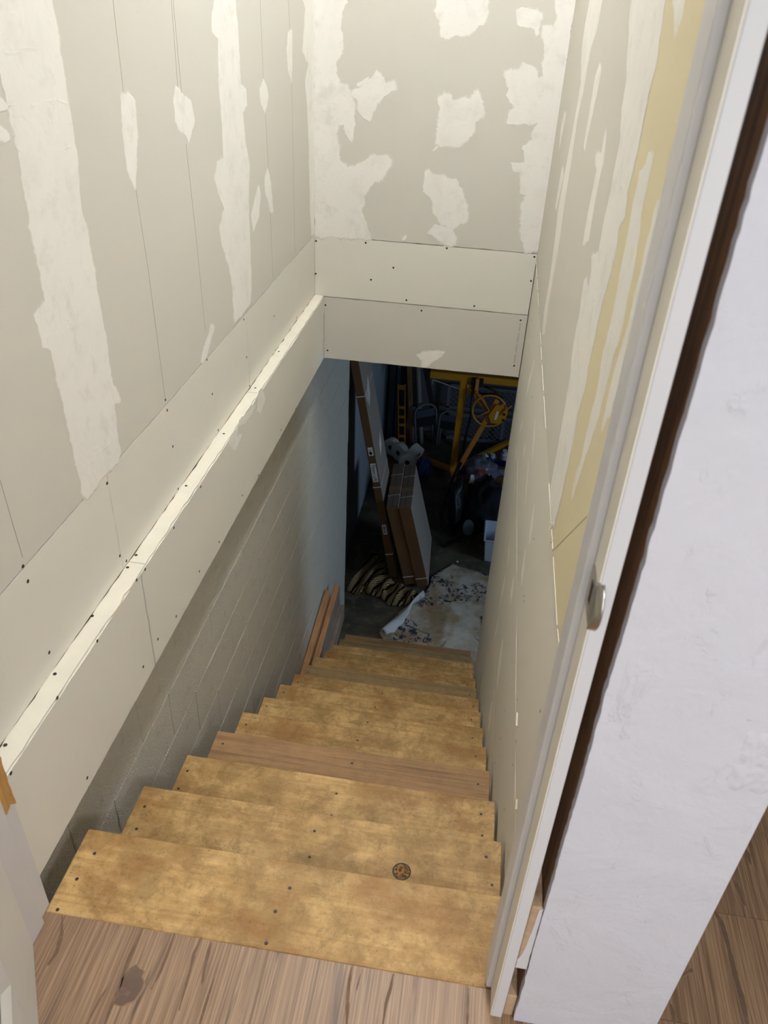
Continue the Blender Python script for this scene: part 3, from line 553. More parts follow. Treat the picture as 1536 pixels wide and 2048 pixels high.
struct('wall_basement_left', MB().box(-.36, -.262, 3.885, 7.2, ZF, .05), M['basement_wall'])
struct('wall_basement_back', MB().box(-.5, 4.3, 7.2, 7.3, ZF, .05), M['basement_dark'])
wbr = struct('wall_basement_right', MB().box(4.2, 4.3, 2.6, 7.3, ZF, -1.4).box(4.2, 4.3, 2.6, 7.3, -.3, .05).box(4.2, 4.3, 2.6, 2.8, -1.4, -.3).box(4.2, 4.3, 3.9, 7.3, -1.4, -.3), M['basement_wall'])
struct('window_1', MB().box(4.19, 4.25, 2.8, 2.85, -1.4, -.3).box(4.19, 4.25, 3.85, 3.9, -1.4, -.3).box(4.19, 4.25, 2.8, 3.9, -1.4, -1.35).box(4.19, 4.25, 2.8, 3.9, -.35, -.3).box(4.19, 4.25, 3.33, 3.37, -1.4, -.3), M['trim'])
struct('wall_basement_front', MB().box(1.14, 4.3, 2.60, 2.72, ZF, .05), M['basement_wall'])
def lamp_fixture(loc, label):
    t = thing('ceiling_light', label, 'ceiling light', (loc[0], loc[1], loc[2]+.06))
    MB().lathe([(0, 0), (.19, 0), (.19, -.03), (.175, -.035), (0, -.035)], (0, 0, 0), n=28).build('base', M['trim'], t, True, org=(0, 0, 0))
t = thing('tube_light', 'long white tube light on the ceiling above the staircase', 'ceiling light', (STAIR_LAMP[0], STAIR_LAMP[1], STAIR_LAMP[2]+.08))
MB().box(-.045, .045, -1.06, 1.06, .03, .08).build('housing', M['trim'], t, org=(0, 0, 0), bevel=.006)
for yb in (-1.05, 1.03): MB().box(-.025, .025, yb, yb+.02, -.08, .04).build('lamp_holder', M['trim'], t, org=(0, 0, 0))
n = NT('lit_tube'); n.b.inputs['Emission Color'].default_value = (.915, .975, 1.08, 1); n.b.inputs['Emission Strength'].default_value = TUBE_EMIT
MB().tube([(0, -1.03, -.05), (0, 1.03, -.05)], .019, 12).build('lit_tube', n.m, t, True, org=(0, 0, 0))
lamp_fixture(HALL_LAMP, 'round white ceiling light in the hall behind the door')

# dark knot and figure printed on the laminate
patches(hall_floor, ex('z'), D['lam_knot'], .0031, .0033, M['lam_knot'], 'printed_knot', .003, .022)
patches(hall_floor, ex('z'), D['lam_lines'], .0031, .0033, M['lam_streak'], 'printed_grain', .0008, .004)
# ------------------------------------------------------------------ staircase
stair = thing('staircase', 'steep open wooden staircase of stained pine treads going down to the basement', 'staircase', (0, 0, ZF))
RUN, RISE = .261, .19
random.seed(11)
XL, XR = -.035, .911
mats = {3: 'pine_brown', 8: 'pine_grey', 12: 'pine_grey', 13: 'pine_brown'}
jit = [(0, 0)]*14
for k in range(14):
    yn = RUN*k; zt = -RISE*k; y0 = -.194 if k == 0 else yn-.285
    mb = MB(); dl = random.uniform(-.004, .004); dr = random.uniform(-.003, .002)
    mb.box(XL+dl, XR+dr, y0, yn, zt-.038, zt)
    t = mb.build('tread', M[mats.get(k, 'pine')], stair, bevel=.003, seg=2)
    for sx in (XL+.03, .435, XR-.035):
        for dy in (-.055, -.125) if k else (-.055, -.118, -.186):
            if sx == .435 and random.random() < .3: continue
            x = sx+random.uniform(-.012, .012); y = yn+dy+random.uniform(-.006, .006)
            MB().lathe([(0, .0006), (.0035, .0006), (.0045, -.0005)], (x, y, zt), n=8).build('nail_head', M['screw'], t)
    if k == 1:
        kn = MB().lathe([(0, .0005), (.012, .0006), (.0205, .0004), (.021, -.001)], (.668, .137, zt), n=22).build('knot', M['knot'], t)
        MB().lathe([(.0195, .0004), (.0205, .0012), (.0225, .0009), (.0235, -.0005)], (.668, .137, zt), n=22).build('knot_ring', M['screw'], kn)
for x in (.0, .855):
    poly = [(-.19, -.045), (3.40, -2.66), (3.05, -2.66), (-.19, -.32)]
    MB().prism(poly, FX, x, x+.038).build('stringer', M['lumber'], stair)
MB().box(XL, XR, -.194, -.15, -.30, -.039).build('landing_header', M['lumber'], stair)

# ------------------------------------------------------------------ white panel door, standing open on the left
hx, hy = -.022, -.262
ang = math.atan2(-.848, .53)
door = thing('door_1', None, None, (hx, hy, .006), (0, 0, ang)); door['kind'] = 'structure'
T = .035
OO = (0, 0, 0)
def dpart(name, mb, mat='door', **k): return mb.build(name, M[mat], door, org=OO, **k)
dw, dh = .78, 2.02; st_ = .205
# local: x along the door width from the hinge, y = face towards the stairs, z up
dpart('stile', MB().box(0, st_, -T, 0, 0, dh), bevel=.003, seg=2)
dpart('stile', MB().box(dw-.11, dw, -T, 0, 0, dh), bevel=.003, seg=2)
for z0, z1 in ((0, .245), (.95, 1.09), (1.91, dh)): dpart('rail', MB().box(st_+.0003, dw-.1103, -T, 0, z0, z1), bevel=.001)
for z0, z1 in ((.245, .95), (1.09, 1.91)):
    dpart('panel', MB().box(st_, dw-.11, -T+.008, -.012, z0, z1))
    mo = MB(); a0, a1 = st_, dw-.11; w = .03
    A = [(a0, z0), (a1, z0), (a1, z1), (a0, z1)]; B = [(a0+w, z0+w), (a1-w, z0+w), (a1-w, z1-w), (a0+w, z1-w)]
    v = [(x, 0.0, z) for x, z in A]+[(x, -.010, z) for x, z in B]
    mo.add(v, [(i, (i+1) % 4, (i+1) % 4+4, i+4) for i in range(4)]); dpart('panel_moulding', mo)

# ------------------------------------------------------------------ lumber between the wall and the lower stairs
def plank(label, pts, w, h, mat, name='lumber_board'):
    a, b = Vector(pts[0]), Vector(pts[1]); c = a.lerp(b, .5)
    o = MB().bar(a, b, w, h).build(name, M[mat], bevel=.004, seg=1, org=c); o.location = c
    return tag(o, label, 'board', 'boards beside the lower stairs')
plank('brown lumber board on edge against the block wall beside the lower steps', ((-.117, 1.70, -1.985), (-.117, 3.08, -1.855)), .036, .13, 'lumber')
b2 = plank('lumber board with weathered grey face next to the lower steps', ((-.078, 1.70, -2.06), (-.078, 3.22, -1.945)), .036, .20, 'lumber')
c2 = Vector((-.078, 2.46, -2.0025)); MB().bar((-.0595, 1.71, -2.06), (-.0595, 3.215, -1.945), .003, .19).build('weathered_face', M['lumber_grey'], b2, org=c2)
plank('short grey board lowest beside the bottom steps', ((-.058, 2.2, -2.27), (-.058, 3.33, -2.19)), .03, .13, 'lumber_grey')

# ------------------------------------------------------------------ cardboard boxes
def text_mesh(name, txt, size, mat, parent, loc, rot):
    c = bpy.data.curves.new(name, 'FONT'); c.body = txt; c.size = size; c.align_x = 'CENTER'; c.align_y = 'CENTER'; c.extrude = .0003
    tmp = bpy.data.objects.new(name, c); COL.objects.link(tmp)
    dg = bpy.context.evaluated_depsgraph_get(); me = bpy.data.meshes.new_from_object(tmp.evaluated_get(dg))
    bpy.data.objects.remove(tmp); o = bpy.data.objects.new(name, me); COL.objects.link(o); me.materials.clear(); me.materials.append(mat)
    o.parent = parent; o.location = loc; o.rotation_euler = rot; return o
# local: x thickness (0..t), y depth, z height; leans towards -x
lb = thing('flat_cardboard_box', 'tall flat cardboard box with a Team Lift label leaning on the basement wall', 'cardboard box', (.172, 4.36, ZF), (0, -math.atan(.199), R(2)))
LT, LD, LH = .064, .47, 2.14
lbody = MB().box(0, LT, 0, LD, .012, LH).build('carton', M['card'], lb, bevel=.004, seg=2, org=OO)
MB().box(LT-.0008, LT+.0008, .004, LD-.004, .016, LH-.004).build('broad_face', M['card_daylit'], lb, org=OO)
def strap_x(p, z, t, d, w=.008, n='strap'): MB().box(-.001, t+.0018, -.0018, d+.001, z, z+w).build(n, M['strap'], p, org=OO)
for z in (.26, .93, 1.73): strap_x(lb, z, LT, LD)
def sticker(p, x0, x1, z0, z1, name='label'): return MB().box(x0, x1, -.0016, .0005, z0, z1).build(name, M['label'], p, org=OO)
s = sticker(lb, .010, .054, .985, 1.155); text_mesh('lettering', 'Team Lift', .040, M['ink'], s, (.032, -.0022, 1.07), (R(90), R(90), 0))
s = sticker(lb, .014, .052, 1.225, 1.30); MB().box(.022, .042, -.0022, -.0015, 1.235, 1.262).box(.022, .036, -.0022, -.0015, 1.272, 1.278).build('barcode', M['ink'], s, org=OO)
s = sticker(lb, .016, .050, .47, .57)
bars = MB()
for i in range(9): bars.box(.021, .040, -.0022, -.0015, .485+i*.008, .485+i*.008+random.uniform(.002, .005))
bars.build('barcode', M['ink'], s, org=OO)
def face_mark(p, poly, mat='label', name='printed_label', t=LT): return MB().prism(poly, FX, t+.0006, t+.0016).build(name, M[mat], p, org=OO)
face_mark(lb, [(.10, 1.60), (.22, 1.66), (.25, 1.80), (.13, 1.74)])
mk = MB()
for i in range(3): mk.prism([(.13+.03*i, 1.63+.014*i), (.137+.03*i, 1.633+.014*i), (.157+.03*i, 1.753+.014*i), (.15+.03*i, 1.75+.014*i)], FX, LT+.0015, LT+.0020)
mk.build('print', M['pencil'], lb, org=OO)
face_mark(lb, [(.055, 1.66), (.085, 1.675), (.09, 1.73), (.06, 1.715)])
face_mark(lb, [(.22, 1.10), (.33, 1.16), (.345, 1.26), (.235, 1.20)])
def thick_box(label, x, y, t, d, h, lean, rz):
    b = thing('thick_cardboard_box', label, 'cardboard box', (x, y, ZF), (0, -lean, rz), 'strapped cartons leaning by the stairs')
    MB().box(0, t, 0, d, .024, h).build('carton', M['card'], b, bevel=.004, seg=2, org=OO)
    MB().box(t-.0008, t+.0008, .004, d-.004, .03, h-.006).build('broad_face', M['card_daylit'], b, org=OO)  # daylit side of the carton, painted paler than the body
    MB().box(.004, t-.004, .004, d-.004, h-.0005, h+.0008).build('top_flap', M['card_daylit'], b, org=OO)
    MB().box(t*.5-.0012, t*.5+.0012, .002, d-.002, h+.0003, h+.0014).build('flap_seam', M['dark'], b, org=OO)
    for yy in (.17, .50): MB().box(-.0012, t+.0012, yy, yy+.010, h-.012, h+.002).build('strap', M['strap'], b, org=OO)
    MB().box(.0008, t+.0012, .26, .32, h-.02, h+.0018).build('tape', M['tape'], b, org=OO)
    MB().box(.0, t+.0014, -.0015, .0005, .105, .113).build('strap', M['strap'], b, org=OO)
    return b
thick_box('strapped brown carton next to the tall flat box', .318, 4.275, .098, .70, .825, math.atan(.255), R(3))
thick_box('strapped brown carton nearest the stairs with daylight tint painted on its broad side', .425, 4.27, .098, .70, .825, math.atan(.258), R(3))

# ------------------------------------------------------------------ fabrics on the floor
def grid_mesh(name, rows, mat, uvs=True, thick=.004, sub=1, parent=None):
    nu = len(rows[0]); v = [p for r in rows for p in r]; f = []
    for j in range(len(rows)-1):
        for i in range(nu-1): f.append((j*nu+i, j*nu+i+1, (j+1)*nu+i+1, (j+1)*nu+i))
    me = bpy.data.meshes.new(name); me.from_pydata([tuple(p) for p in v], [], f); me.update()
    if uvs:
        ul = me.uv_layers.new(name='uv')
        for lp in me.loops:
            j, i = divmod(lp.vertex_index, nu); ul.data[lp.index].uv = (j/(len(rows)-1), i/(nu-1))
    me.materials.append(mat)
    for p in me.polygons: p.use_smooth = True
    o = bpy.data.objects.new(name, me); COL.objects.link(o)
    m = o.modifiers.new('solid', 'SOLIDIFY'); m.thickness = thick; m.offset = 1
    return o
cols = [[(a/1000, b/1000) for a, b in c] for c in D['rug']]
rows = []; NC = 90; NV = 22
for j in range(NC+1):
    t = j/NC*(len(cols)-1); k = min(int(t), len(cols)-2); fr = t-k
    fr = fr*fr*(3-2*fr)*.4+fr*.6
    f0 = Vector(cols[k][0]).lerp(Vector(cols[k+1][0]), fr); b0 = Vector(cols[k][1]).lerp(Vector(cols[k+1][1]), fr)
    r = []
    for i in range(NV+1):
        s = i/NV; p = f0.lerp(b0, s)
        e = min(1, s*7)*min(1, (1-s)*7)
        h = .012+e*(.035+.040*noise.noise((j*.11, s*2.6, 1))+.022*math.sin(j*.42+s*3))
        side = Vector((noise.noise((j*.2, s*4, 9)), noise.noise((j*.2, s*4, 4))))*.010
        r.append((p.x+side.x, p.y+side.y, ZF+max(.006, h)))
    rows.append(r)
o = grid_mesh('striped_blanket', rows, M['blanket']); tag(o, 'crumpled black and tan striped blanket at the foot of the cartons', 'blanket')
lefts = [(a/1000, b/1000) for a, b in D['cloth_left']]
lefts = [(.945, 3.18), (.935, 3.42), (.30, 3.47)]+lefts
acc = [0]
for a, b in zip(lefts, lefts[1:]): acc.append(acc[-1]+math.dist(a, b))
rows = []; NJ = 70; NI = 44
for j in range(NJ+1):
    t = j/NJ*acc[-1]
    k = max(i for i in range(len(acc)-1) if acc[i] <= t+1e-9); fr = (t-acc[k])/(acc[k+1]-acc[k])
    l = Vector(lefts[k]).lerp(Vector(lefts[k+1]), fr); rr = Vector((1.22-.05*j/NJ, 3.05+(4.52-3.05)*j/NJ))
    r = []
    for i in range(NI+1):
        s = (i/NI)**1.25; p = l.lerp(rr, s)
        wgt = max(0, 1-abs(s-.075)/.075)*max(0, 1-abs(j/NJ-.36)/.32)
        fold = .045*max(0, 1-((s-(.50-.3*abs(j/NJ-.45)))/.03)**2)*max(0, 1-abs(j/NJ-.52)/.2)
        h = .006+.05*wgt+.35*fold+.010*(noise.noise((p.x*5, p.y*5, 2))+.5)+.012*max(0, noise.noise((p.x*2.4, p.y*9, 7)))
        r.append((p.x, p.y, ZF+max(.004, h)))
    rows.append(r)
cloth = grid_mesh('floral_bedsheet', rows, M['floral'], thick=.003); tag(cloth, 'stained white floral bedsheet spread on the floor at the bottom of the stairs', 'bedsheet')
rows = []
for j in range(25):                       # turned-over hem
    t = j/24; a = Vector((.20, 3.64)).lerp(Vector((.475, 4.17)), t); d = Vector((.9, -.45))
    w = .050+.035*math.sin(t*5.5+.3)+.02*noise.noise((t*6, 0, 0))
    rows.append([(a.x+d.x*w*s-.008, a.y+d.y*w*s, ZF+.022+.055*math.sin(math.pi*min(1, .12+s*.9))*(.55+.45*math.sin(t*7+1))) for s in (0, .12, .25, .4, .55, .7, .85, 1)])
hem = grid_mesh('turned_hem', rows, M['cloth_back'], thick=.003); hem.parent = cloth

# ------------------------------------------------------------------ drywall panel hoist
B0 = (.582, 6.2, ZF)
ho = thing('panel_hoist', 'yellow drywall panel hoist with tripod base and crank wheel', 'hoist', B0)
def hp(name, mb, mat, parent=None, **k): return mb.build(name, M[mat], parent or ho, **k)
hp('mast', MB().bar((.582, 6.2, ZF+.06), (.595, 6.2, -1.50), .072, .072, (0, 1, 0)), 'yellow', bevel=.006)
tb = hp('top_bar', MB().box(.255, 1.75, 6.165, 6.235, -1.545, -1.475), 'yellow', bevel=.005)
hp('end_cap', MB().box(.225, .262, 6.160, 6.240, -1.552, -1.468), 'black', bevel=.004)
hp('end_cap', MB().box(1.745, 1.78, 6.160, 6.240, -1.552, -1.468), 'black', bevel=.004)
hp('clamp', MB().box(.665, .715, 6.125, 6.245, -1.57, -1.49).box(.735, .785, 6.125, 6.245, -1.57, -1.49), 'black', bevel=.006)
hp('clamp_bracket', MB().box(.708, .742, 6.10, 6.16, -1.66, -1.48), 'orange', bevel=.004)
hp('support_rod', MB().tube([(.29, 6.17, -1.56), (.56, 6.17, -1.63)], .006).tube([(.29, 6.15, -1.55), (.29, 6.15, -1.60)], .008), 'metal')
hp('gusset', MB().prism([(.63, -1.56), (.70, -1.56), (.71, -1.62), (.64, -1.69)], FY, 6.15, 6.16), 'yellow')
hp('brace', MB().bar((.66, 6.14, -1.60), (.86, 6.13, -1.83), .02, .04, (0, 1, 0)), 'yellow', bevel=.003)
hp('brace', MB().bar((.72, 6.10, -1.60), (.90, 6.10, -1.80), .02, .04, (0, 1, 0)), 'yellow', bevel=.003)
hp('winch_arm', MB().bar((.64, 6.08, -2.46), (.955, 6.06, -1.60), .05, .05, (0, 1, 0)), 'orange', bevel=.004)
hp('arm_grip', MB().bar((.89, 6.04, -1.585), (.985, 6.04, -1.63), .05, .035, (0, 1, 0)), 'black', bevel=.008)
wc = Vector((.875, 6.02, -1.76)); wr_ = .165
wh = hp('crank_wheel', MB().tube([(wc.x+wr_*math.cos(a*math.pi/18), wc.y, wc.z+wr_*math.sin(a*math.pi/18)) for a in range(37)], .010, 8, False), 'yellow', smooth=True)
for a in (35, 125, 215, 305):
    hp('spoke', MB().tube([wc, (wc.x+wr_*math.cos(R(a)), wc.y, wc.z+wr_*math.sin(R(a)))], .006), 'yellow', wh, smooth=True)
hp('crank_handle', MB().tube([(1.02, 5.98, -1.72), (1.08, 5.98, -1.66)], .009).tube([(.98, 6.0, -1.78), (1.02, 5.98, -1.72)], .007), 'yellow')
hp('drum_plate', MB().prism([(.93, -1.68), (1.00, -1.68), (1.05, -1.74), (1.04, -1.83), (.98, -1.88), (.90, -1.88), (.87, -1.80)], FY, 6.0, 6.02), 'yellow', bevel=.003)
hp('drum_label', MB().prism([(.93, -1.83), (.95, -1.84), (.965, -1.75), (.945, -1.74)], FY, 5.997, 5.999), 'label')
for zb in (-1.77, -1.83): hp('bolt', MB().lathe([(0, 0), (.012, 0), (.012, .01)], (1.02, 5.99, zb), (0, 1, 0), 8), 'black')
cb = MB()
cb.tube([(.80+.14*math.sin(t*.5), 6.14, -1.565-.075*math.sin(t*.26)) for t in range(0, 13)], .011, 8)
cb.tube([(.69, 6.10, -1.60), (.70, 6.11, -1.9), (.665, 6.12, -2.2), (.68, 6.13, -2.5)], .012, 8)
hp('cable', cb, 'black', smooth=True)
for e in ((-.15, 6.66, ZF+.045), (1.16, 7.03, ZF+.06), (.66, 5.55, ZF+.05)):
    lg = hp('leg', MB().bar((.585, 6.23 if e[1] > 6.2 else 6.17, ZF+.075), e, .05, .05), 'yellow', bevel=.004)
    hp('caster', MB().lathe([(0, -.015), (.04, -.015), (.04, .015), (0, .015)], (e[0], e[1], ZF+.04), (0, 1, 0), 14), 'black', lg, smooth=False)

# ------------------------------------------------------------------ leaning things at the back of the basement
def leaner(name, label, cat, a, b, w, h, mat, bev=.003):
    a, b = Vector(a), Vector(b); o = MB().bar(a, b, w, h, (0, 1, 0)).build(name, M[mat], bevel=bev, org=a); o.location = a
    return tag(o, label, cat)
leaner('wood_board', 'long brown board leaning on the basement back wall beside the grey pipe', 'board', (.075, 6.86, ZF+.005), (-.14, 7.09, -.72), .05, .04, 'plank_up')
pb = leaner('white_board', 'short pale board leaning in front of the long brown board', 'board', (.115, 6.84, ZF+.005), (.055, 6.93, -2.24), .045, .02, 'white_tube')
t = MB().tube([(.18, 6.88, ZF), (-.06, 7.10, -.72)], .026, 14).build('pvc_pipe', M['greypipe'], smooth=True, org=(.18, 6.88, ZF)); t.location = (.18, 6.88, ZF); tag(t, 'long grey plastic pipe leaning on the basement back wall', 'pipe')
leaner('black_board', 'narrow black board leaning at a slant right of the grey pipe', 'board', (.30, 6.96, ZF+.3), (.06, 7.16, -1.55), .05, .03, 'black')
t = MB().box(-.235, -.17, 7.0, 7.17, ZF, -.6).build('tall_slate_sheet', M['slategrey'], bevel=.003, org=(-.2, 7, ZF)); t.location = (-.2, 7, ZF); tag(t, 'tall dark slate panel standing in the back left corner', 'panel')
t = MB().box(-.155, -.115, 7.0, 7.17, -1.84, -1.2).build('pale_board', M['white_tube'], bevel=.003, org=(-.13, 7, -1.8)); t.location = (-.13, 7, -1.8); tag(t, 'pale upright board propped beside the dark slate panel', 'board')
t = MB().box(-.155, -.115, 6.99, 7.18, ZF, -1.845).build('dark_crate', M['slategrey'], bevel=.004, org=(-.13, 7, ZF)); t.location = (-.13, 7, ZF); tag(t, 'dark upright plank under the pale board in the corner', 'board')
t = MB().box(-.10, -.03, 7.15, 7.19, ZF, -.7).build('tall_black_sheet', M['black'], bevel=.004, org=(-.06, 7.1, ZF)); t.location = (-.06, 7.1, ZF); tag(t, 'tall black panel in the corner behind the yellow level', 'panel')
lv = thing('spirit_level', 'yellow box level with cut-out windows standing behind the paper rolls', 'level', (-.03, 6.78, ZF), (R(-5), R(-4), 0))
fr_ = MB(); LL = .72
fr_.box(-.042, -.030, -.012, .012, 0, LL).box(.030, .042, -.012, .012, 0, LL)
for z in (0, .10, .235, .33, .44, .66): fr_.box(-.030, .030, -.012, .012, z, z+(.05 if z in (0, .66) else .03))
fr_.build('frame', M['yellow'], lv, org=OO)
MB().box(-.03, .03, -.003, .003, .05, .66).build('web', M['black'], lv, org=OO)
# metal gate with lattice
ga = thing('lattice_gate', 'low grey metal gate with lattice infill standing against the back wall', 'gate', (.9, 7.06, ZF))
x0, x1, z0, z1 = .41, 1.55, ZF, -1.98
gp = MB()
ga_f = MB().box(x0, x0+.04, 7.05, 7.08, z0, z1).box(x1-.04, x1, 7.05, 7.08, z0, z1).box(x0, x1, 7.05, 7.08, z1-.03, z1).box(x0, x1, 7.05, 7.08, z0, z0+.04).box(x0, x1, 7.05, 7.08, -2.36, -2.32).box(x0, x1, 7.05, 7.08, -2.27, -2.245).box(x1-.5, x1-.46, 7.05, 7.08, z0, -2.25)
ga_f.build('frame', M['gate'], ga, bevel=.003)
for (a0, a1) in ((z0+.04, -2.36), (-2.245, z1-.03)):
    la = MB(); hgt = a1-a0; x = x0+.04-hgt
    while x < x1-.04:
        for sg in (1, -1):
            p0, p1 = (x, a0), (x+hgt, a1)
            if sg < 0: p0, p1 = (x, a1), (x+hgt, a0)
            u0 = max(0, (x0+.04-p0[0])/hgt); u1 = min(1, (x1-.04-p0[0])/hgt)
            if u1-u0 > .05:
                q0 = (p0[0]+u0*hgt, 7.065+.004*sg, p0[1]+(p1[1]-p0[1])*u0); q1 = (p0[0]+u1*hgt, 7.065+.004*sg, p0[1]+(p1[1]-p0[1])*u1)
                la.bar(q0, q1, .008, .004, (0, 1, 0))
        x += .062
    la.build('lattice', M['gate'], ga)
# folded tube chairs
def tube_chair(label, x, y, rz, s=1):
    c = thing('folding_chair', label, 'chair', (x, y, ZF), (R(-12), 0, rz), 'folded chairs at the back wall')
    def U(w, h, yy): return [(-w, yy, 0)]+[(-w, yy, h-.09)]+[(-w+w*(1-math.cos(a)), yy, h-.09+.09*math.sin(a)) for a in (.4, .8, 1.2, 1.57)]+[(w-w*(1-math.cos(a)), yy, h-.09+.09*math.sin(a)) for a in (1.2, .8, .4)]+[(w, yy, h-.09), (w, yy, 0)]
    MB().tube(U(.17*s, .62*s, 0), .012, 8).build('front_frame', M['white_tube'], c, True, org=OO)
    MB().tube(U(.14*s, .52*s, .05), .012, 8).build('rear_frame', M['white_tube'], c, True, org=OO)
    MB().box(-.13*s, .13*s, .012, .03, .30*s, .50*s).build('seat', M['blackcloth'], c, bevel=.01, seg=2, org=OO)
    MB().box(-.15*s, .15*s, -.006, .008, .44*s, .55*s).build('backrest', M['slategrey'], c, bevel=.01, seg=2, org=OO)
tube_chair('folded tube chair standing left of the hoist mast', .25, 6.80, R(35), .8)
tube_chair('folded tube chair directly behind the hoist mast', .47, 6.84, R(-4), .68)
# paper rolls and blue bag behind the cartons
t = MB().box(-.19, .21, 6.06, 6.42, ZF, ZF+.09).build('low_carton', M['card'], bevel=.004, org=(0, 6.2, ZF)); t.location = (0, 6.2, ZF); tag(t, 'low cardboard carton under the white paper rolls', 'cardboard box')
def roll(label, c, ax, r=.09, w=.10):
    o = MB().lathe([(.026, -w/2), (r-.004, -w/2), (r, -w/2+.004), (r, w/2-.004), (r-.004, w/2), (.026, w/2)], (0, 0, 0), ax, 30).build('paper_roll', M['rollpaper'], smooth=False); o.location = c
    MB().lathe([(.026, -w/2-.001), (.026, w/2+.001), (.022, w/2+.001), (.022, -w/2-.001), (.026, -w/2-.001)], (0, 0, 0), ax, 20).build('core', M['slategrey'], o, org=OO)
    return tag(o, label, 'paper roll', 'white paper rolls behind the cartons')
roll('front paper roll with its dark core facing the stairs', (.108, 6.13, ZF+.185), (.1, 1, .0), .092, .09)
roll('paper roll seen on its side left of the front roll', (.005, 6.28, ZF+.193), (.55, .8, .0), .10, .075)
roll('leftmost paper roll against the flat box', (-.095, 6.39, ZF+.188), (.5, .9, .0), .095, .07)
roll('paper roll tilted up right behind the others', (.165, 6.30, ZF+.20), (-.75, .45, .35), .085, .10)
o = MB().blob((.285, 6.15, ZF+.10), (.075, .08, .11), .45, 3.5, 2, 26, 16, ZF+.002).build('blue_bag', M['bluebag'], smooth=True, org=(.285, 6.15, ZF)); o.location = (.285, 6.15, ZF); tag(o, 'crumpled blue plastic bag beside the paper rolls', 'bag')

# ------------------------------------------------------------------ dark heap on the right
o = MB().blob((.95, 5.40, ZF+.20), (.20, .27, .26), .3, 2.6, 4, 34, 20, ZF+.003).build('garbage_bag', M['blackcloth'], smooth=True, org=(.93, 5.42, ZF)); o.location = (.93, 5.42, ZF); tag(o, 'large black bag slumped on the floor beside the right wall', 'bag')
o = MB().blob((.665, 5.34, ZF+.22), (.070, .22, .30), .22, 2.4, 8, 30, 20, ZF+.003).build('upright_bag', M['black'], smooth=True, org=(.685, 5.36, ZF)); o.location = (.685, 5.36, ZF); tag(o, 'narrow black upright bag left of the large black bag', 'bag')
hz = MB().tube([(.66, 5.62, ZF+.52), (.60, 5.5, ZF+.40), (.545, 5.35, ZF+.26), (.53, 5.25, ZF+.14), (.56, 5.18, ZF+.06), (.62, 5.14, ZF+.03), (.70, 5.12, ZF+.02)], .018, 10).build('hose', M['black'], smooth=True, org=(.6, 5.3, ZF)); hz.location = (.6, 5.3, ZF); tag(hz, 'black hose looping out to the left of the bags', 'hose')
o = MB().tube([(.60, 4.92, ZF+.015), (.66, 5.0, ZF+.02), (.76, 5.08, ZF+.03), (.84, 5.14, ZF+.05)], .014, 8).build('black_strap', M['blackcloth'], smooth=True, org=(.7, 5, ZF)); o.location = (.7, 5, ZF); tag(o, 'black strap trailing on the concrete in front of the bags', 'strap')
o = MB().blob((.86, 5.66, ZF+.42), (.15, .14, .16), .35, 3, 5, 28, 18).build('plastic_bag', M['clearbag'], smooth=True, org=(.86, 5.66, ZF+.3)); o.location = (.86, 5.66, ZF+.3); tag(o, 'hazy plastic bag with red print on top of the black bags', 'bag')
MB().prism(ragged([(.83, ZF+.47), (.91, ZF+.49), (.90, ZF+.53), (.84, ZF+.52)], .01, .005), FY, 5.517, 5.522).build('red_print', M['red'], o, org=(.86, 5.66, ZF+.3))
MB().prism(ragged([(.76, ZF+.36), (.81, ZF+.36), (.80, ZF+.46), (.77, ZF+.46)], .01, .006), FY, 5.512, 5.518).build('white_scrap', M['label'], o, org=(.86, 5.66, ZF+.3))
gr = thing('slotted_plate', 'small grey slotted oval plate lying against the large black bag', 'plate', (.80, 5.06, ZF+.16), (R(-28), 0, R(4)))
el = [(.052*math.cos(t*math.pi/12), .075*math.sin(t*math.pi/12)) for t in range(24)]
MB().prism(el, FY, 0, .006).build('plate', M['slategrey'], gr, org=OO)
for i in range(9):
    x = -.04+.01*i; h = .07*math.sqrt(max(0, 1-(x/.052)**2)); MB().box(x-.0025, x+.0025, -.004, .0, -h, h).build('slat', M['gate'], gr, org=OO)
# spray cans
def can(label, c, ax, body, r=.033, h=.17):
    o = MB().lathe([(0, 0), (r, 0), (r, h*.8), (r*.7, h*.88), (r*.7, h)], (0, 0, 0), ax, 16).build('spray_can', M[body], smooth=False); o.location = c
    a = Vector(ax).normalized(); MB().lathe([(r*.72, h*.86), (r*.72, h*1.08), (0, h*1.08)], (0, 0, 0), ax, 14).build('cap', M['whiteplastic'], o, org=OO)
    return tag(o, label, 'can', 'cans heaped by the right wall')
can('dark blue can upright at the left of the heap', (.955, 6.12, ZF+.20), (.1, -.1, 1), 'navy')
can('white can lying at the front of the heap', (1.02, 6.0, ZF+.24), (.8, -.5, .35), 'whiteplastic')
can('navy can lying behind the white can', (1.03, 6.16, ZF+.26), (.7, -.6, .3), 'navy')
can('white can standing at the back of the heap', (1.09, 6.24, ZF+.22), (0, -.3, 1), 'whiteplastic')
can('grey can tipped over on top of the heap', (.99, 6.22, ZF+.27), (-.6, -.6, .5), 'metal')
can('white can low beside the wall edge', (1.03, 5.62, ZF+.25), (-.5, -.8, .2), 'whiteplastic', .04)
can('white can lowest beside the wall edge', (1.03, 5.50, ZF+.17), (-.5, -.8, .1), 'whiteplastic', .04)
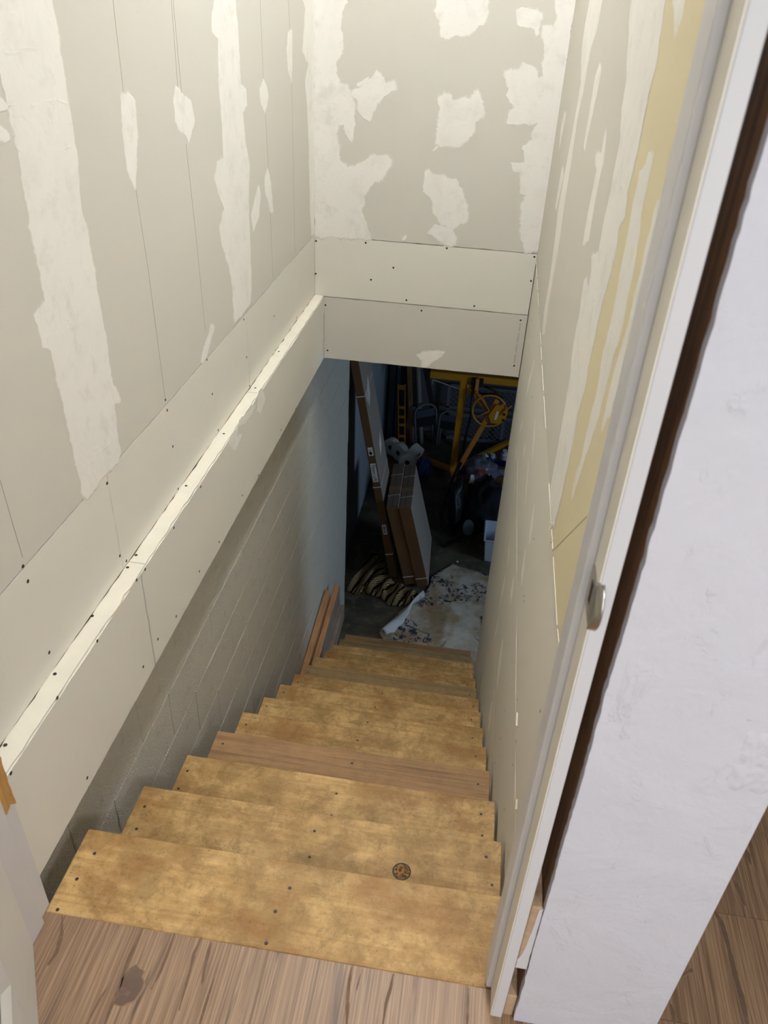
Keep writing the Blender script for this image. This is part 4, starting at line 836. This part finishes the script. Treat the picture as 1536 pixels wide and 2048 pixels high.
t = MB().box(.92, 1.30, 5.98, 6.32, ZF, ZF+.19).build('cardboard_tray', M['card'], bevel=.004, org=(1.1, 6.1, ZF)); t.location = (1.1, 6.1, ZF); tag(t, 'low cardboard carton holding up the heap of cans', 'cardboard box')
t = MB().box(.985, 1.30, 5.60, 5.90, ZF, ZF+.20).build('shoe_carton', M['card'], bevel=.004, org=(1.1, 5.6, ZF)); t.location = (1.1, 5.6, ZF); tag(t, 'brown carton half hidden behind the right wall edge', 'cardboard box')
# white tub
tb_ = thing('plastic_tub', 'open white plastic tub half hidden by the right wall', 'tub', (1.10, 4.92, ZF))
mb = MB(); zt = ZF+.24
def ring(w, d, z): return [(1.10-w, 4.92-d, z), (1.10+w, 4.92-d, z), (1.10+w, 4.92+d, z), (1.10-w, 4.92+d, z)]
rs = [ring(.125, .135, ZF+.002), ring(.145, .155, zt), ring(.158, .168, zt), ring(.158, .168, zt+.012), ring(.142, .152, zt+.012), ring(.122, .132, ZF+.01)]
v = [p for r in rs for p in r]; f = [(0, 1, 2, 3), (20, 21, 22, 23)]
for i in range(5): f += [(i*4+k, i*4+(k+1) % 4, (i+1)*4+(k+1) % 4, (i+1)*4+k) for k in range(4)]
mb.add(v, f).build('shell', M['whiteplastic'], tb_, bevel=.006, seg=2)
# sliver of something grey on the hall floor at the right frame edge
o = MB().blob((1.70, .47, .045), (.17, .10, .05), .12, 2, 3, 26, 14, .004).build('grey_floor_shape', M['greyrug'], smooth=True, org=(1.7, .47, 0)); o.location = (1.7, .47, 0); tag(o, 'dark grey rounded edge on the hall floor at the far right', 'unidentified object')
for i, (x, y) in enumerate(((.735, 4.72), (.70, 4.45))):
    if i: continue
    o = MB().blob((x, y, ZF+.008), (.010, .010, .008), .3, 3, i, 10, 8, ZF+.001).build('plaster_crumb', M['core'], smooth=True, org=(x, y, ZF)); o.location = (x, y, ZF); tag(o, 'small white crumb on the dark concrete above the bedsheet', 'crumb')
for o in list(bpy.data.objects):
    if '_w' in o: del o['_w']
